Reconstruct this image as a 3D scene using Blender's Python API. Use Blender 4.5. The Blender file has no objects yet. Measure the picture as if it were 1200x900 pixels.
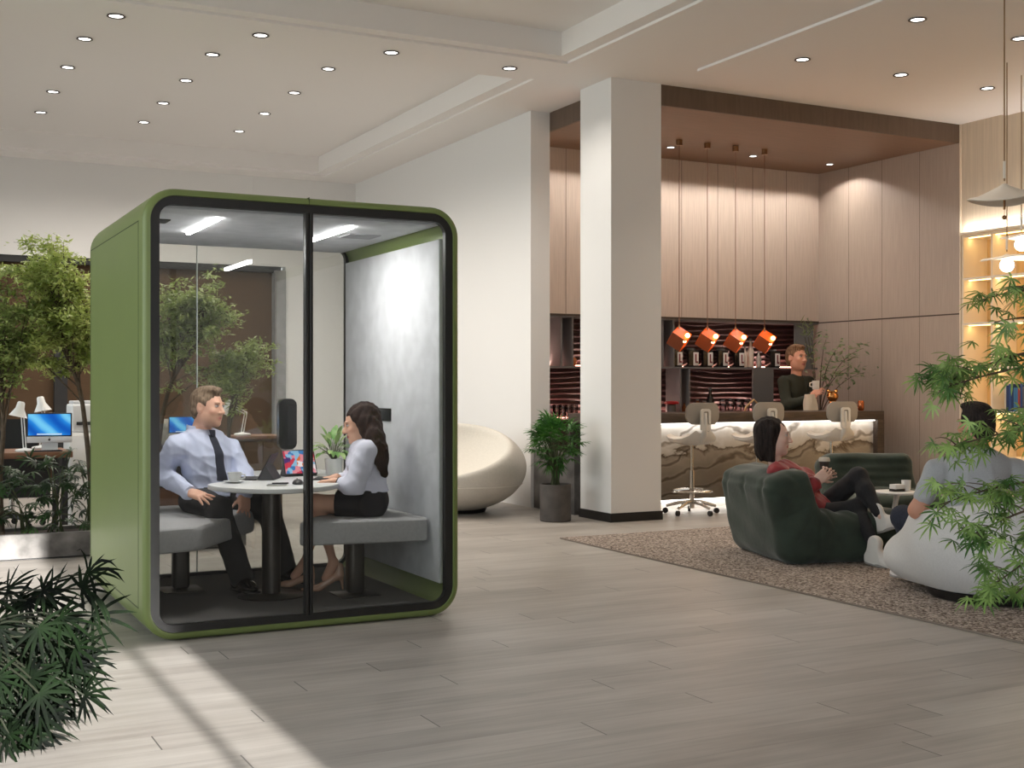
import bpy, bmesh, math, random
import numpy as np
from mathutils import Vector, Matrix, Euler
R = math.radians
rng = random.Random(7)
S = bpy.context.scene
COL = S.collection

# ---------------------------------------------------------------- camera
FPX = 1436.0; CH = 1.306
YAW = math.atan(742 / FPX)
FWD = (math.sin(YAW), math.cos(YAW)); RGT = (math.cos(YAW), -math.sin(YAW))
cd = bpy.data.cameras.new('camera'); cam = bpy.data.objects.new('camera', cd); COL.objects.link(cam)
cam.location = (0, 0, CH); cam.rotation_euler = (R(90), 0, -YAW)
cd.sensor_width = 36; cd.lens = FPX / 1200 * 36; cd.clip_end = 100
S.camera = cam

def P(x, y, d):
    """world point seen at photo pixel (x, y) at forward distance d"""
    u = (x - 600) / FPX * d
    return np.array((FWD[0] * d + RGT[0] * u, FWD[1] * d + RGT[1] * u, CH + (450 - y) / FPX * d))

# ---------------------------------------------------------------- materials
MATS = {}
def lin(c):
    return tuple((v / 12.92 if v <= .04045 else ((v + .055) / 1.055) ** 2.4) for v in c)
def rgb(r, g, b): return lin((r / 255, g / 255, b / 255))

def mat(name, col=(.5, .5, .5), rough=.5, metal=0, spec=.5, noise=0, nscale=8, stretch=(1, 1, 1), bump=0, bscale=40, bstretch=None,
        emit=None, estr=0, col2=None, coat=0, sheen=0, sss=0, detail=4, attr=False, alpha=None, trans=0):
    if name in MATS: return MATS[name]
    m = bpy.data.materials.new(name); m.use_nodes = True
    nt = m.node_tree; b = nt.nodes['Principled BSDF']
    b.inputs['Base Color'].default_value = (*col, 1)
    b.inputs['Roughness'].default_value = rough; b.inputs['Metallic'].default_value = metal
    b.inputs['Specular IOR Level'].default_value = spec
    if coat: b.inputs['Coat Weight'].default_value = coat; b.inputs['Coat Roughness'].default_value = .1
    if sheen: b.inputs['Sheen Weight'].default_value = sheen; b.inputs['Sheen Roughness'].default_value = .4
    if trans: b.inputs['Transmission Weight'].default_value = trans
    if emit: b.inputs['Emission Color'].default_value = (*emit, 1); b.inputs['Emission Strength'].default_value = estr
    if noise or col2 or bump:
        tc = nt.nodes.new('ShaderNodeTexCoord')
    if noise or col2:
        mp = nt.nodes.new('ShaderNodeMapping'); mp.inputs['Scale'].default_value = stretch
        nt.links.new(tc.outputs['Object'], mp.inputs[0])
        n = nt.nodes.new('ShaderNodeTexNoise'); n.inputs['Scale'].default_value = nscale; n.inputs['Detail'].default_value = detail
        nt.links.new(mp.outputs[0], n.inputs['Vector'])
        cr = nt.nodes.new('ShaderNodeValToRGB')
        c2 = col2 if col2 else tuple(min(1, v * (1 + noise)) for v in col)
        c1 = col if col2 else tuple(v * (1 - noise) for v in col)
        cr.color_ramp.elements[0].position = .36; cr.color_ramp.elements[1].position = .64
        cr.color_ramp.elements[0].color = (*c1, 1); cr.color_ramp.elements[1].color = (*c2, 1)
        nt.links.new(n.outputs['Fac'], cr.inputs[0]); nt.links.new(cr.outputs[0], b.inputs['Base Color'])
    if attr:
        a = nt.nodes.new('ShaderNodeAttribute'); a.attribute_name = 'tint'
        nt.links.new(a.outputs['Color'], b.inputs['Base Color'])
    if bump:
        mp2 = nt.nodes.new('ShaderNodeMapping'); mp2.inputs['Scale'].default_value = bstretch or stretch
        nt.links.new(tc.outputs['Object'], mp2.inputs[0])
        n2 = nt.nodes.new('ShaderNodeTexNoise'); n2.inputs['Scale'].default_value = bscale; n2.inputs['Detail'].default_value = 3
        nt.links.new(mp2.outputs[0], n2.inputs['Vector'])
        bp = nt.nodes.new('ShaderNodeBump'); bp.inputs['Strength'].default_value = bump; bp.inputs['Distance'].default_value = .01
        nt.links.new(n2.outputs['Fac'], bp.inputs['Height']); nt.links.new(bp.outputs[0], b.inputs['Normal'])
    MATS[name] = m
    return m

def glass_mat(name, tint=(.95, .97, .96), ior=1.5, boost=1.0):
    if name in MATS: return MATS[name]
    m = bpy.data.materials.new(name); m.use_nodes = True; nt = m.node_tree; nt.nodes.clear()
    out = nt.nodes.new('ShaderNodeOutputMaterial'); mix = nt.nodes.new('ShaderNodeMixShader')
    tr = nt.nodes.new('ShaderNodeBsdfTransparent'); tr.inputs[0].default_value = (*tint, 1)
    gl = nt.nodes.new('ShaderNodeBsdfGlossy'); gl.inputs['Roughness'].default_value = 0.0
    fr = nt.nodes.new('ShaderNodeFresnel'); fr.inputs[0].default_value = ior
    mu = nt.nodes.new('ShaderNodeMath'); mu.operation = 'MULTIPLY'; mu.inputs[1].default_value = boost; mu.use_clamp = True
    nt.links.new(fr.outputs[0], mu.inputs[0]); nt.links.new(mu.outputs[0], mix.inputs[0])
    nt.links.new(tr.outputs[0], mix.inputs[1]); nt.links.new(gl.outputs[0], mix.inputs[2]); nt.links.new(mix.outputs[0], out.inputs[0])
    MATS[name] = m
    return m

def emat(name, col, strength):
    if name in MATS: return MATS[name]
    m = bpy.data.materials.new(name); m.use_nodes = True; nt = m.node_tree; nt.nodes.clear()
    out = nt.nodes.new('ShaderNodeOutputMaterial'); e = nt.nodes.new('ShaderNodeEmission')
    e.inputs[0].default_value = (*col, 1); e.inputs[1].default_value = strength
    nt.links.new(e.outputs[0], out.inputs[0]); MATS[name] = m
    return m

# ---------------------------------------------------------------- mesh builder
class G:
    def __init__(s): s.v = []; s.f = []; s.m = []; s.s = []; s.tint = None
    def add(s, vs, fs, smooth=False, mi=0, M=None):
        b = len(s.v)
        for p in vs:
            p = Vector((float(p[0]), float(p[1]), float(p[2])))
            s.v.append(tuple(M @ p) if M is not None else tuple(p))
        for f in fs:
            s.f.append(tuple(b + i for i in f)); s.m.append(mi); s.s.append(smooth)
        return s
    def box(s, x0, y0, z0, x1, y1, z1, mi=0, M=None):
        if x0 > x1: x0, x1 = x1, x0
        if y0 > y1: y0, y1 = y1, y0
        if z0 > z1: z0, z1 = z1, z0
        v = [(x0, y0, z0), (x1, y0, z0), (x1, y1, z0), (x0, y1, z0), (x0, y0, z1), (x1, y0, z1), (x1, y1, z1), (x0, y1, z1)]
        f = [(0, 3, 2, 1), (4, 5, 6, 7), (0, 1, 5, 4), (1, 2, 6, 5), (2, 3, 7, 6), (3, 0, 4, 7)]
        return s.add(v, f, False, mi, M)
    def rbox(s, x0, y0, z0, x1, y1, z1, r=.01, seg=3, mi=0, M=None):
        bm = bmesh.new(); bmesh.ops.create_cube(bm, size=1)
        for v in bm.verts:
            v.co = Vector((x0 + (v.co.x + .5) * (x1 - x0), y0 + (v.co.y + .5) * (y1 - y0), z0 + (v.co.z + .5) * (z1 - z0)))
        bmesh.ops.bevel(bm, geom=bm.edges[:], offset=min(r, .49 * min(abs(x1 - x0), abs(y1 - y0), abs(z1 - z0))), segments=seg, profile=.5, affect='EDGES')
        bm.verts.index_update()
        s.add([v.co.copy() for v in bm.verts], [[v.index for v in f.verts] for f in bm.faces], True, mi, M); bm.free()
        return s
    def cyl(s, p0, p1, r0, r1=None, n=16, mi=0, M=None, smooth=True, caps=True):
        r1 = r0 if r1 is None else r1
        p0 = Vector(p0); p1 = Vector(p1); d = (p1 - p0).normalized()
        a = d.orthogonal().normalized(); b = d.cross(a)
        v = []
        for p, r in ((p0, r0), (p1, r1)):
            for i in range(n):
                t = 2 * math.pi * i / n; v.append(p + (a * math.cos(t) + b * math.sin(t)) * r)
        f = [(i, (i + 1) % n, n + (i + 1) % n, n + i) for i in range(n)]
        s.add(v, f, smooth, mi, M)
        if caps:
            s.add(v[:n], [tuple(range(n))[::-1]], False, mi, M); s.add(v[n:], [tuple(range(n))], False, mi, M)
        return s
    def tube(s, pts, r, n=8, mi=0, M=None, closed=False, cap=True):
        pts = [Vector(tuple(float(c) for c in p)) for p in pts]; k = len(pts)
        rs = r if hasattr(r, '__len__') else [r] * k
        v = []; prev = None
        for i, p in enumerate(pts):
            if closed: d = pts[(i + 1) % k] - pts[i - 1]
            else: d = pts[min(i + 1, k - 1)] - pts[max(i - 1, 0)]
            d = d.normalized() if d.length > 1e-9 else Vector((0, 0, 1))
            if prev is None: a = d.orthogonal().normalized()
            else:
                a = prev - d * prev.dot(d); a = a.normalized() if a.length > 1e-6 else d.orthogonal().normalized()
            prev = a; b = d.cross(a)
            for j in range(n):
                t = 2 * math.pi * j / n; v.append(p + (a * math.cos(t) + b * math.sin(t)) * rs[i])
        f = []
        for i in range(k if closed else k - 1):
            o0 = i * n; o1 = ((i + 1) % k) * n
            for j in range(n): f.append((o0 + j, o0 + (j + 1) % n, o1 + (j + 1) % n, o1 + j))
        if cap and not closed:
            f.append(tuple(range(n))[::-1]); f.append(tuple((k - 1) * n + j for j in range(n)))
        return s.add(v, f, True, mi, M)
    def lathe(s, prof, c=(0, 0, 0), n=32, mi=0, M=None, smooth=True, cap=True):
        v = []; f = []
        for (r, z) in prof:
            for j in range(n):
                t = 2 * math.pi * j / n; v.append((c[0] + r * math.cos(t), c[1] + r * math.sin(t), c[2] + z))
        k = len(prof)
        for i in range(k - 1):
            for j in range(n): f.append((i * n + j, i * n + (j + 1) % n, (i + 1) * n + (j + 1) % n, (i + 1) * n + j))
        if cap and prof[0][0] > 1e-5: f.append(tuple(range(n))[::-1])
        if cap and prof[-1][0] > 1e-5: f.append(tuple((k - 1) * n + j for j in range(n)))
        return s.add(v, f, smooth, mi, M)
    def prism(s, poly, a0, a1, axis='z', mi=0, M=None, smooth=False):
        """poly: 2-D outline; axis z -> (x,y), y -> (x,z), x -> (y,z)"""
        def p3(p, h): return (p[0], p[1], h) if axis == 'z' else ((p[0], h, p[1]) if axis == 'y' else (h, p[0], p[1]))
        n = len(poly)
        v = [p3(p, a0) for p in poly] + [p3(p, a1) for p in poly]
        s.add(v, [(i, (i + 1) % n, n + (i + 1) % n, n + i) for i in range(n)], smooth, mi, M)
        s.add(v[:n], [tuple(range(n))[::-1]], False, mi, M); s.add(v[n:], [tuple(range(n))], False, mi, M)
        return s
    def loft(s, loops, close_ends=True, mi=0, M=None, smooth=True):
        n = len(loops[0]); v = [p for l in loops for p in l]; f = []
        for i in range(len(loops) - 1):
            for j in range(n): f.append((i * n + j, i * n + (j + 1) % n, (i + 1) * n + (j + 1) % n, (i + 1) * n + j))
        if close_ends:
            f.append(tuple(range(n))[::-1]); f.append(tuple((len(loops) - 1) * n + j for j in range(n)))
        return s.add(v, f, smooth, mi, M)
    def sphere(s, c, r, n=16, mi=0, M=None, sc=(1, 1, 1)):
        prof = []
        v = []; f = []
        m = max(6, n // 2)
        for i in range(m + 1):
            ph = math.pi * i / m
            for j in range(n):
                t = 2 * math.pi * j / n
                v.append((c[0] + r * sc[0] * math.sin(ph) * math.cos(t), c[1] + r * sc[1] * math.sin(ph) * math.sin(t), c[2] - r * sc[2] * math.cos(ph)))
        for i in range(m):
            for j in range(n): f.append((i * n + j, i * n + (j + 1) % n, (i + 1) * n + (j + 1) % n, (i + 1) * n + j))
        return s.add(v, f, True, mi, M)
    def build(s, name, mats, parent=None, origin=None, fix=True):
        me = bpy.data.meshes.new(name)
        root = parent
        while root is not None and root.parent is not None: root = root.parent
        if root is not None: o0 = Vector(root.location)
        elif origin is not None: o0 = Vector(origin)
        else:
            a = np.array(s.v); o0 = Vector(((a[:, 0].min() + a[:, 0].max()) / 2, (a[:, 1].min() + a[:, 1].max()) / 2, a[:, 2].min()))
        me.from_pydata([(p[0] - o0[0], p[1] - o0[1], p[2] - o0[2]) for p in s.v], [], s.f)
        if not isinstance(mats, (list, tuple)): mats = [mats]
        for m in mats: me.materials.append(m)
        me.polygons.foreach_set('material_index', s.m); me.polygons.foreach_set('use_smooth', s.s)
        if fix:
            bm = bmesh.new(); bm.from_mesh(me); bmesh.ops.remove_doubles(bm, verts=bm.verts[:], dist=1e-6)
            bmesh.ops.recalc_face_normals(bm, faces=bm.faces[:]); bm.to_mesh(me); bm.free()
        me.update()
        try: me.set_sharp_from_angle(angle=R(38))
        except Exception: pass
        o = bpy.data.objects.new(name, me); COL.objects.link(o)
        if parent is not None: o.parent = parent
        else: o.location = o0
        return o

def tag(o, label=None, cat=None, group=None, kind=None):
    if label: o['label'] = label
    if cat: o['category'] = cat
    if group: o['group'] = group
    if kind: o['kind'] = kind
    return o
def thing(name, loc, label, cat, group=None):
    o = bpy.data.objects.new(name, None); COL.objects.link(o); o.location = loc
    o.empty_display_size = .1
    return tag(o, label, cat, group)
def struct(name, g, mats, label=None, cat=None, parent=None):
    o = g.build(name, mats, parent)
    if parent is None: tag(o, label, cat, None, 'structure')
    return o
def kids(o): return [c for c in bpy.data.objects if c.parent == o]
def dup(root, loc, label=None, rotz=None, group=None, scale=None):
    r = root.copy(); COL.objects.link(r); r.location = loc
    if rotz is not None: r.rotation_euler = (0, 0, rotz)
    if scale: r.scale = (scale,) * 3
    if label: r['label'] = label
    if group: r['group'] = group
    for ch in list(root.children):
        c = ch.copy(); COL.objects.link(c); c.parent = r
        for gch in list(ch.children):
            d = gch.copy(); COL.objects.link(d); d.parent = c
    return r
def rrect(x0, z0, x1, z1, r, n=8):
    """rounded rectangle outline, counter-clockwise"""
    out = []
    for cx, cz, a in ((x1 - r, z0 + r, -90), (x1 - r, z1 - r, 0), (x0 + r, z1 - r, 90), (x0 + r, z0 + r, 180)):
        for i in range(n + 1):
            t = R(a + 90 * i / n); out.append((cx + r * math.cos(t), cz + r * math.sin(t)))
    return out
def bez(p0, p1, p2, n=8):
    p0, p1, p2 = (np.array(p, float) for p in (p0, p1, p2))
    return [(1 - t) ** 2 * p0 + 2 * t * (1 - t) * p1 + t * t * p2 for t in np.linspace(0, 1, n)]

# ---------------------------------------------------------------- implicit surfaces (for bodies, clothes and soft seats)
def axis_pts(lo, hi, h, fine=()):
    pts = [lo]; x = lo
    while x < hi:
        step = h
        for a, b, hf in fine:
            if a - h < x < b: step = min(step, hf)
        x += step; pts.append(x)
    return np.array(pts, np.float32)
class SDF:
    def __init__(s, lo, hi, h, fine=((), (), ())):
        s.ax = [axis_pts(lo[i], hi[i], h, fine[i]) for i in range(3)]
        s.f = np.full([len(a) for a in s.ax], .25, np.float32); s.h = h
    def _sl(s, lo, hi):
        out = []
        for i in range(3):
            a = int(np.searchsorted(s.ax[i], lo[i])); b = int(np.searchsorted(s.ax[i], hi[i]))
            if b <= a: return None
            out.append(slice(a, b))
        return tuple(out)
    def _pts(s, sl):
        return np.meshgrid(s.ax[0][sl[0]], s.ax[1][sl[1]], s.ax[2][sl[2]], indexing='ij', sparse=True)
    def _mix(s, sl, d, k, sub=False):
        f = s.f[sl]
        if sub:
            if k > 0:
                h = np.maximum(k - np.abs(f + d), 0) / k; s.f[sl] = np.maximum(f, -d) + h * h * k * .25
            else: s.f[sl] = np.maximum(f, -d)
        else:
            if k > 0:
                h = np.maximum(k - np.abs(f - d), 0) / k; s.f[sl] = np.minimum(f, d) - h * h * k * .25
            else: s.f[sl] = np.minimum(f, d)
    def cone(s, a, b, ra, rb=None, k=.02, sub=False, flat=None):
        """round cone a-b; flat=(axis vector, factor) squashes its section along that axis"""
        rb = ra if rb is None else rb
        a = np.array(a, np.float32); b = np.array(b, np.float32); r = max(ra, rb) + k + 4 * s.h
        sl = s._sl(np.minimum(a, b) - r, np.maximum(a, b) + r)
        if sl is None: return s
        X, Y, Z = s._pts(sl); ba = b - a; L = float(ba @ ba) + 1e-12
        t = np.clip(((X - a[0]) * ba[0] + (Y - a[1]) * ba[1] + (Z - a[2]) * ba[2]) / L, 0, 1)
        dx = X - a[0] - t * ba[0]; dy = Y - a[1] - t * ba[1]; dz = Z - a[2] - t * ba[2]
        rr = ra + (rb - ra) * t
        if flat is not None:
            n = np.array(flat[0], np.float32); n /= np.linalg.norm(n)
            c = dx * n[0] + dy * n[1] + dz * n[2]; e = c * (1 / flat[1] - 1)
            d2 = np.sqrt((dx + e * n[0]) ** 2 + (dy + e * n[1]) ** 2 + (dz + e * n[2]) ** 2)
            d = (d2 - rr) * np.where(d2 > 1e-6, np.sqrt(dx * dx + dy * dy + dz * dz) / np.maximum(d2, 1e-6), 1)
        else: d = np.sqrt(dx * dx + dy * dy + dz * dz) - rr
        s._mix(sl, d, k, sub); return s
    def ell(s, c, r, M=None, k=.02, sub=False):
        """ellipsoid; M columns are its axes"""
        c = np.array(c, np.float32); r = np.array(r, np.float32); R_ = float(r.max()) + k + 4 * s.h
        sl = s._sl(c - R_, c + R_)
        if sl is None: return s
        X, Y, Z = s._pts(sl); X = X - c[0]; Y = Y - c[1]; Z = Z - c[2]
        if M is not None:
            M = np.array(M, np.float32)
            q = [X * M[0, i] + Y * M[1, i] + Z * M[2, i] for i in range(3)]
        else: q = [X + 0 * Y + 0 * Z, Y + 0 * X + 0 * Z, Z + 0 * X + 0 * Y]
        k0 = np.sqrt(sum((q[i] / r[i]) ** 2 for i in range(3))); k1 = np.sqrt(sum((q[i] / r[i] ** 2) ** 2 for i in range(3)))
        s._mix(sl, k0 * (k0 - 1) / np.maximum(k1, 1e-6), k, sub); return s
    def rbox(s, c, half, r, M=None, k=.02, sub=False):
        c = np.array(c, np.float32); R_ = float(np.linalg.norm(half)) + k + 4 * s.h
        sl = s._sl(c - R_, c + R_)
        if sl is None: return s
        X, Y, Z = s._pts(sl); X = X - c[0]; Y = Y - c[1]; Z = Z - c[2]
        M = np.eye(3) if M is None else np.array(M, np.float32)
        q = [np.abs(X * M[0, i] + Y * M[1, i] + Z * M[2, i]) - (half[i] - r) for i in range(3)]
        d = np.sqrt(sum(np.maximum(v, 0) ** 2 for v in q)) + np.minimum(np.maximum(np.maximum(q[0], q[1]), q[2]), 0) - r
        s._mix(sl, d, k, sub); return s
    def plane(s, p, n, k=0.):
        """cut away the side the normal points to"""
        n = np.array(n, np.float32); n /= np.linalg.norm(n); X, Y, Z = s._pts((slice(None),) * 3)
        d = (X - p[0]) * n[0] + (Y - p[1]) * n[1] + (Z - p[2]) * n[2]
        s.f = np.maximum(s.f, d.astype(np.float32)); return s
    def fn(s, func):
        X, Y, Z = s._pts((slice(None),) * 3); s.f = (s.f + func(X, Y, Z)).astype(np.float32); return s
    def mesh(s):
        f = s.f; ax = s.ax; n = f.shape
        f[0] = f[-1] = .1; f[:, 0] = f[:, -1] = .1; f[:, :, 0] = f[:, :, -1] = .1
        ins = f < 0
        c = np.zeros((n[0] - 1, n[1] - 1, n[2] - 1), np.int8)
        for i in (0, 1):
            for j in (0, 1):
                for k in (0, 1): c += ins[i:n[0] - 1 + i, j:n[1] - 1 + j, k:n[2] - 1 + k]
        act = np.argwhere((c > 0) & (c < 8)); N = len(act)
        idx = np.full(c.shape, -1, np.int32); idx[act[:, 0], act[:, 1], act[:, 2]] = np.arange(N)
        acc = np.zeros((N, 3)); cnt = np.zeros(N)
        cor = [(i, j, k) for i in (0, 1) for j in (0, 1) for k in (0, 1)]
        val = {q: f[act[:, 0] + q[0], act[:, 1] + q[1], act[:, 2] + q[2]] for q in cor}
        pos = {q: np.stack([ax[d][act[:, d] + q[d]] for d in range(3)], 1) for q in cor}
        for q in cor:
            for d in range(3):
                if q[d] == 0:
                    w = list(q); w[d] = 1; w = tuple(w)
                    m = (val[q] < 0) != (val[w] < 0)
                    t = val[q][m] / (val[q][m] - val[w][m])
                    acc[m] += pos[q][m] + (pos[w][m] - pos[q][m]) * t[:, None]; cnt[m] += 1
        v = acc / cnt[:, None]; faces = []
        for d in range(3):
            a = [slice(None)] * 3; b = [slice(None)] * 3; a[d] = slice(0, n[d] - 1); b[d] = slice(1, n[d])
            A = ins[tuple(a)]; B = ins[tuple(b)]; e = np.argwhere(A != B)
            o1, o2 = [x for x in range(3) if x != d]
            ok = (e[:, o1] > 0) & (e[:, o2] > 0) & (e[:, o1] < n[o1] - 1) & (e[:, o2] < n[o2] - 1); e = e[ok]
            fl = A[e[:, 0], e[:, 1], e[:, 2]]
            q = []
            for (u, w) in ((-1, -1), (0, -1), (0, 0), (-1, 0)):
                z = e.copy(); z[:, o1] += u; z[:, o2] += w; q.append(idx[z[:, 0], z[:, 1], z[:, 2]])
            q = np.stack(q, 1)
            if d == 1: fl = ~fl
            q[~fl] = q[~fl][:, ::-1]; faces.append(q)
        return v, np.concatenate(faces)
    def build(s, name, mats, parent=None, smooth=1, tint=None, origin=None, keep=None):
        v, q = s.mesh()
        # light relaxation
        for _ in range(smooth):
            acc = np.zeros_like(v); cnt = np.zeros(len(v))
            for i in range(4):
                a = q[:, i]; b = q[:, (i + 1) % 4]
                np.add.at(acc, a, v[b]); np.add.at(cnt, a, 1); np.add.at(acc, b, v[a]); np.add.at(cnt, b, 1)
            v = .5 * v + .5 * acc / np.maximum(cnt, 1)[:, None]
        root = parent
        while root is not None and root.parent is not None: root = root.parent
        o0 = np.array(root.location) if root is not None else (np.array(origin) if origin is not None else np.array(((v[:, 0].min() + v[:, 0].max()) / 2, (v[:, 1].min() + v[:, 1].max()) / 2, v[:, 2].min())))
        me = bpy.data.meshes.new(name); me.vertices.add(len(v)); me.vertices.foreach_set('co', (v - o0).astype(np.float32).ravel())
        me.loops.add(len(q) * 4); me.loops.foreach_set('vertex_index', q.ravel().astype(np.int32))
        me.polygons.add(len(q)); me.polygons.foreach_set('loop_start', np.arange(0, len(q) * 4, 4, dtype=np.int32))
        me.polygons.foreach_set('use_smooth', np.ones(len(q), bool))
        me.update(calc_edges=True); me.validate()
        if tint is not None:
            c = np.ones((len(v), 4), np.float32); c[:, :3] = tint(v)
            at = me.color_attributes.new('tint', 'FLOAT_COLOR', 'POINT'); at.data.foreach_set('color', c.ravel())
        if not isinstance(mats, (list, tuple)): mats = [mats]
        for m in mats: me.materials.append(m)
        o = bpy.data.objects.new(name, me); COL.objects.link(o)
        if parent is not None: o.parent = parent
        else: o.location = tuple(o0)
        return o
# ================================================================ THE ROOM
XL, YB, YR = -3.2, 16.8, -2.2          # glazing on the left, far wall, wall behind the viewer
XW, XF, XR = 6.13, 6.36, 10.72         # white wall / fascia / right-hand wall
YC, YN = 9.855, 12.17                  # front of the bar recess, its back wall
ZC = 4.2

def wood_floor():
    m = bpy.data.materials.new('floor_planks'); m.use_nodes = True; nt = m.node_tree; b = nt.nodes['Principled BSDF']
    L = nt.links.new
    def N(t, **k):
        n = nt.nodes.new(t)
        for a, v in k.items(): setattr(n, a, v)
        return n
    def math_(op, a, b_=None):
        n = N('ShaderNodeMath', operation=op)
        for i, v in enumerate((a, b_)):
            if v is None: continue
            if hasattr(v, 'is_linked') or hasattr(v, 'links'): L(v, n.inputs[i])
            else: n.inputs[i].default_value = v
        return n.outputs[0]
    tc = N('ShaderNodeTexCoord'); sp = N('ShaderNodeSeparateXYZ'); L(tc.outputs['Object'], sp.inputs[0])
    x, y = sp.outputs[0], sp.outputs[1]
    PW, PL = .19, 1.9
    ry = math_('DIVIDE', y, PW); row = math_('FLOOR', ry); fy = math_('SUBTRACT', ry, row)
    wn = N('ShaderNodeTexWhiteNoise', noise_dimensions='1D'); L(row, wn.inputs['W'])
    rx = math_('ADD', math_('DIVIDE', x, PL), math_('MULTIPLY', wn.outputs['Value'], 7.0)); cx = math_('FLOOR', rx); fx = math_('SUBTRACT', rx, cx)
    cmb = N('ShaderNodeCombineXYZ'); L(cx, cmb.inputs[0]); L(row, cmb.inputs[1])
    wp = N('ShaderNodeTexWhiteNoise', noise_dimensions='2D'); L(cmb.outputs[0], wp.inputs['Vector'])
    # grain
    sc = N('ShaderNodeCombineXYZ'); L(math_('MULTIPLY', x, .9), sc.inputs[0]); L(math_('MULTIPLY', y, 14.0), sc.inputs[1]); L(math_('MULTIPLY', wp.outputs['Value'], 40.0), sc.inputs[2])
    n1 = N('ShaderNodeTexNoise'); n1.inputs['Scale'].default_value = 1.6; n1.inputs['Detail'].default_value = 6; n1.inputs['Roughness'].default_value = .62; L(sc.outputs[0], n1.inputs['Vector'])
    sc2 = N('ShaderNodeCombineXYZ'); L(math_('MULTIPLY', x, 1.0), sc2.inputs[0]); L(math_('MULTIPLY', y, 2.6), sc2.inputs[1]); L(math_('MULTIPLY', wp.outputs['Value'], 17.0), sc2.inputs[2])
    n2 = N('ShaderNodeTexNoise'); n2.inputs['Scale'].default_value = 1.3; n2.inputs['Detail'].default_value = 4; L(sc2.outputs[0], n2.inputs['Vector'])
    v = math_('ADD', math_('MULTIPLY', n1.outputs['Fac'], .55), math_('MULTIPLY', n2.outputs['Fac'], .45))
    v = math_('ADD', v, math_('MULTIPLY', math_('SUBTRACT', wp.outputs['Value'], .5), .10))
    cr = N('ShaderNodeValToRGB'); L(v, cr.inputs[0]); e = cr.color_ramp.elements
    e[0].position = .32; e[0].color = (*rgb(144, 137, 130), 1); e[1].position = .70; e[1].color = (*rgb(186, 180, 173), 1)
    el = e.new(.5); el.color = (*rgb(167, 160, 153), 1)
    # joints: dark short ends, faint long seams
    ex = math_('LESS_THAN', math_('MULTIPLY', math_('MINIMUM', fx, math_('SUBTRACT', 1.0, fx)), PL), .0028)
    ey = math_('LESS_THAN', math_('MULTIPLY', math_('MINIMUM', fy, math_('SUBTRACT', 1.0, fy)), PW), .0016)
    j = math_('MAXIMUM', math_('MULTIPLY', ex, .75), math_('MULTIPLY', ey, .28))
    mx = N('ShaderNodeMix', data_type='RGBA'); L(j, mx.inputs[0]); L(cr.outputs[0], mx.inputs[6]); mx.inputs[7].default_value = (.02, .018, .016, 1)
    L(mx.outputs[2], b.inputs['Base Color'])
    rr = math_('ADD', math_('MULTIPLY', n1.outputs['Fac'], .25), .30); L(rr, b.inputs['Roughness'])
    bp = N('ShaderNodeBump'); bp.inputs['Strength'].default_value = .12; bp.inputs['Distance'].default_value = .004; L(n1.outputs['Fac'], bp.inputs['Height']); L(bp.outputs[0], b.inputs['Normal'])
    b.inputs['Specular IOR Level'].default_value = .4
    return m

M_wall = mat('white_plaster', rgb(228, 226, 224), rough=.85, bump=.03, bscale=120)
M_ceil = mat('ceiling_paint', rgb(236, 232, 229), rough=.9, bump=.02, bscale=90)
M_black = mat('black_trim', rgb(26, 23, 22), rough=.45)
M_fascia = mat('dark_veneer', rgb(98, 80, 66), rough=.5, noise=.10, nscale=6, stretch=(6, 6, .5))
M_barceil = mat('brown_veneer', rgb(122, 94, 74), rough=.45, noise=.07, nscale=5, stretch=(.5, 6, 6))
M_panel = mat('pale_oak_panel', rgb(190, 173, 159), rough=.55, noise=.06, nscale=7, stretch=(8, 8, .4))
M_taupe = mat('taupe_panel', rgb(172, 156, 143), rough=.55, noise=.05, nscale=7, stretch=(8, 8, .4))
M_oakwall = mat('light_oak_wall', rgb(206, 190, 168), rough=.6, noise=.07, nscale=6, stretch=(9, 9, .3))
M_seam = mat('seam_shadow_gap', rgb(70, 58, 50), rough=.8)
M_brownblind = mat('brown_blind', rgb(84, 62, 40), rough=.8, noise=.06, nscale=30, stretch=(.2, .2, 3))
M_dkframe = mat('dark_frame', rgb(40, 39, 40), rough=.5)
M_jamb = mat('grey_jamb', rgb(140, 138, 138), rough=.7, noise=.12, nscale=9)

struct('floor', G().box(XL - .3, YR - .2, -.12, XR + .5, YB + .6, 0), wood_floor())

g = G()
def ceil_ring(x0, y0, x1, y1, holes):
    pass
T1 = (-2.2, 2.4, 5.53, 9.612); T2 = (-2.2, 10.25, 5.53, 16.371)
g.box(XL - .3, YR - .2, ZC, T1[0], YB + .3, 4.7)
g.box(T1[2], YR - .2, ZC, XR + .5, YB + .3, 4.7)
g.box(T1[0], YR - .2, ZC, T1[2], T1[1], 4.7)
g.box(T1[0], T1[3], ZC, T1[2], T2[1], 4.7)
g.box(T1[0], T2[3], ZC, T1[2], YB + .3, 4.7)
for T, d in ((T1, .137), (T2, .145)):
    z0, z1 = ZC + .022, 4.7
    g.box(T[0], T[1], z0, T[0] + d, T[3], z1); g.box(T[2] - d, T[1], z0, T[2], T[3], z1)
    g.box(T[0] + d, T[1], z0, T[2] - d, T[1] + d, z1); g.box(T[0] + d, T[3] - d, z0, T[2] - d, T[3], z1)
    g.box(T[0] + d, T[1] + d, 4.435, T[2] - d, T[3] - d, z1)
g.box(6.68, 1.5, ZC - .022, XR, 9.22, ZC)
struct('ceiling', g, M_ceil)

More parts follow.
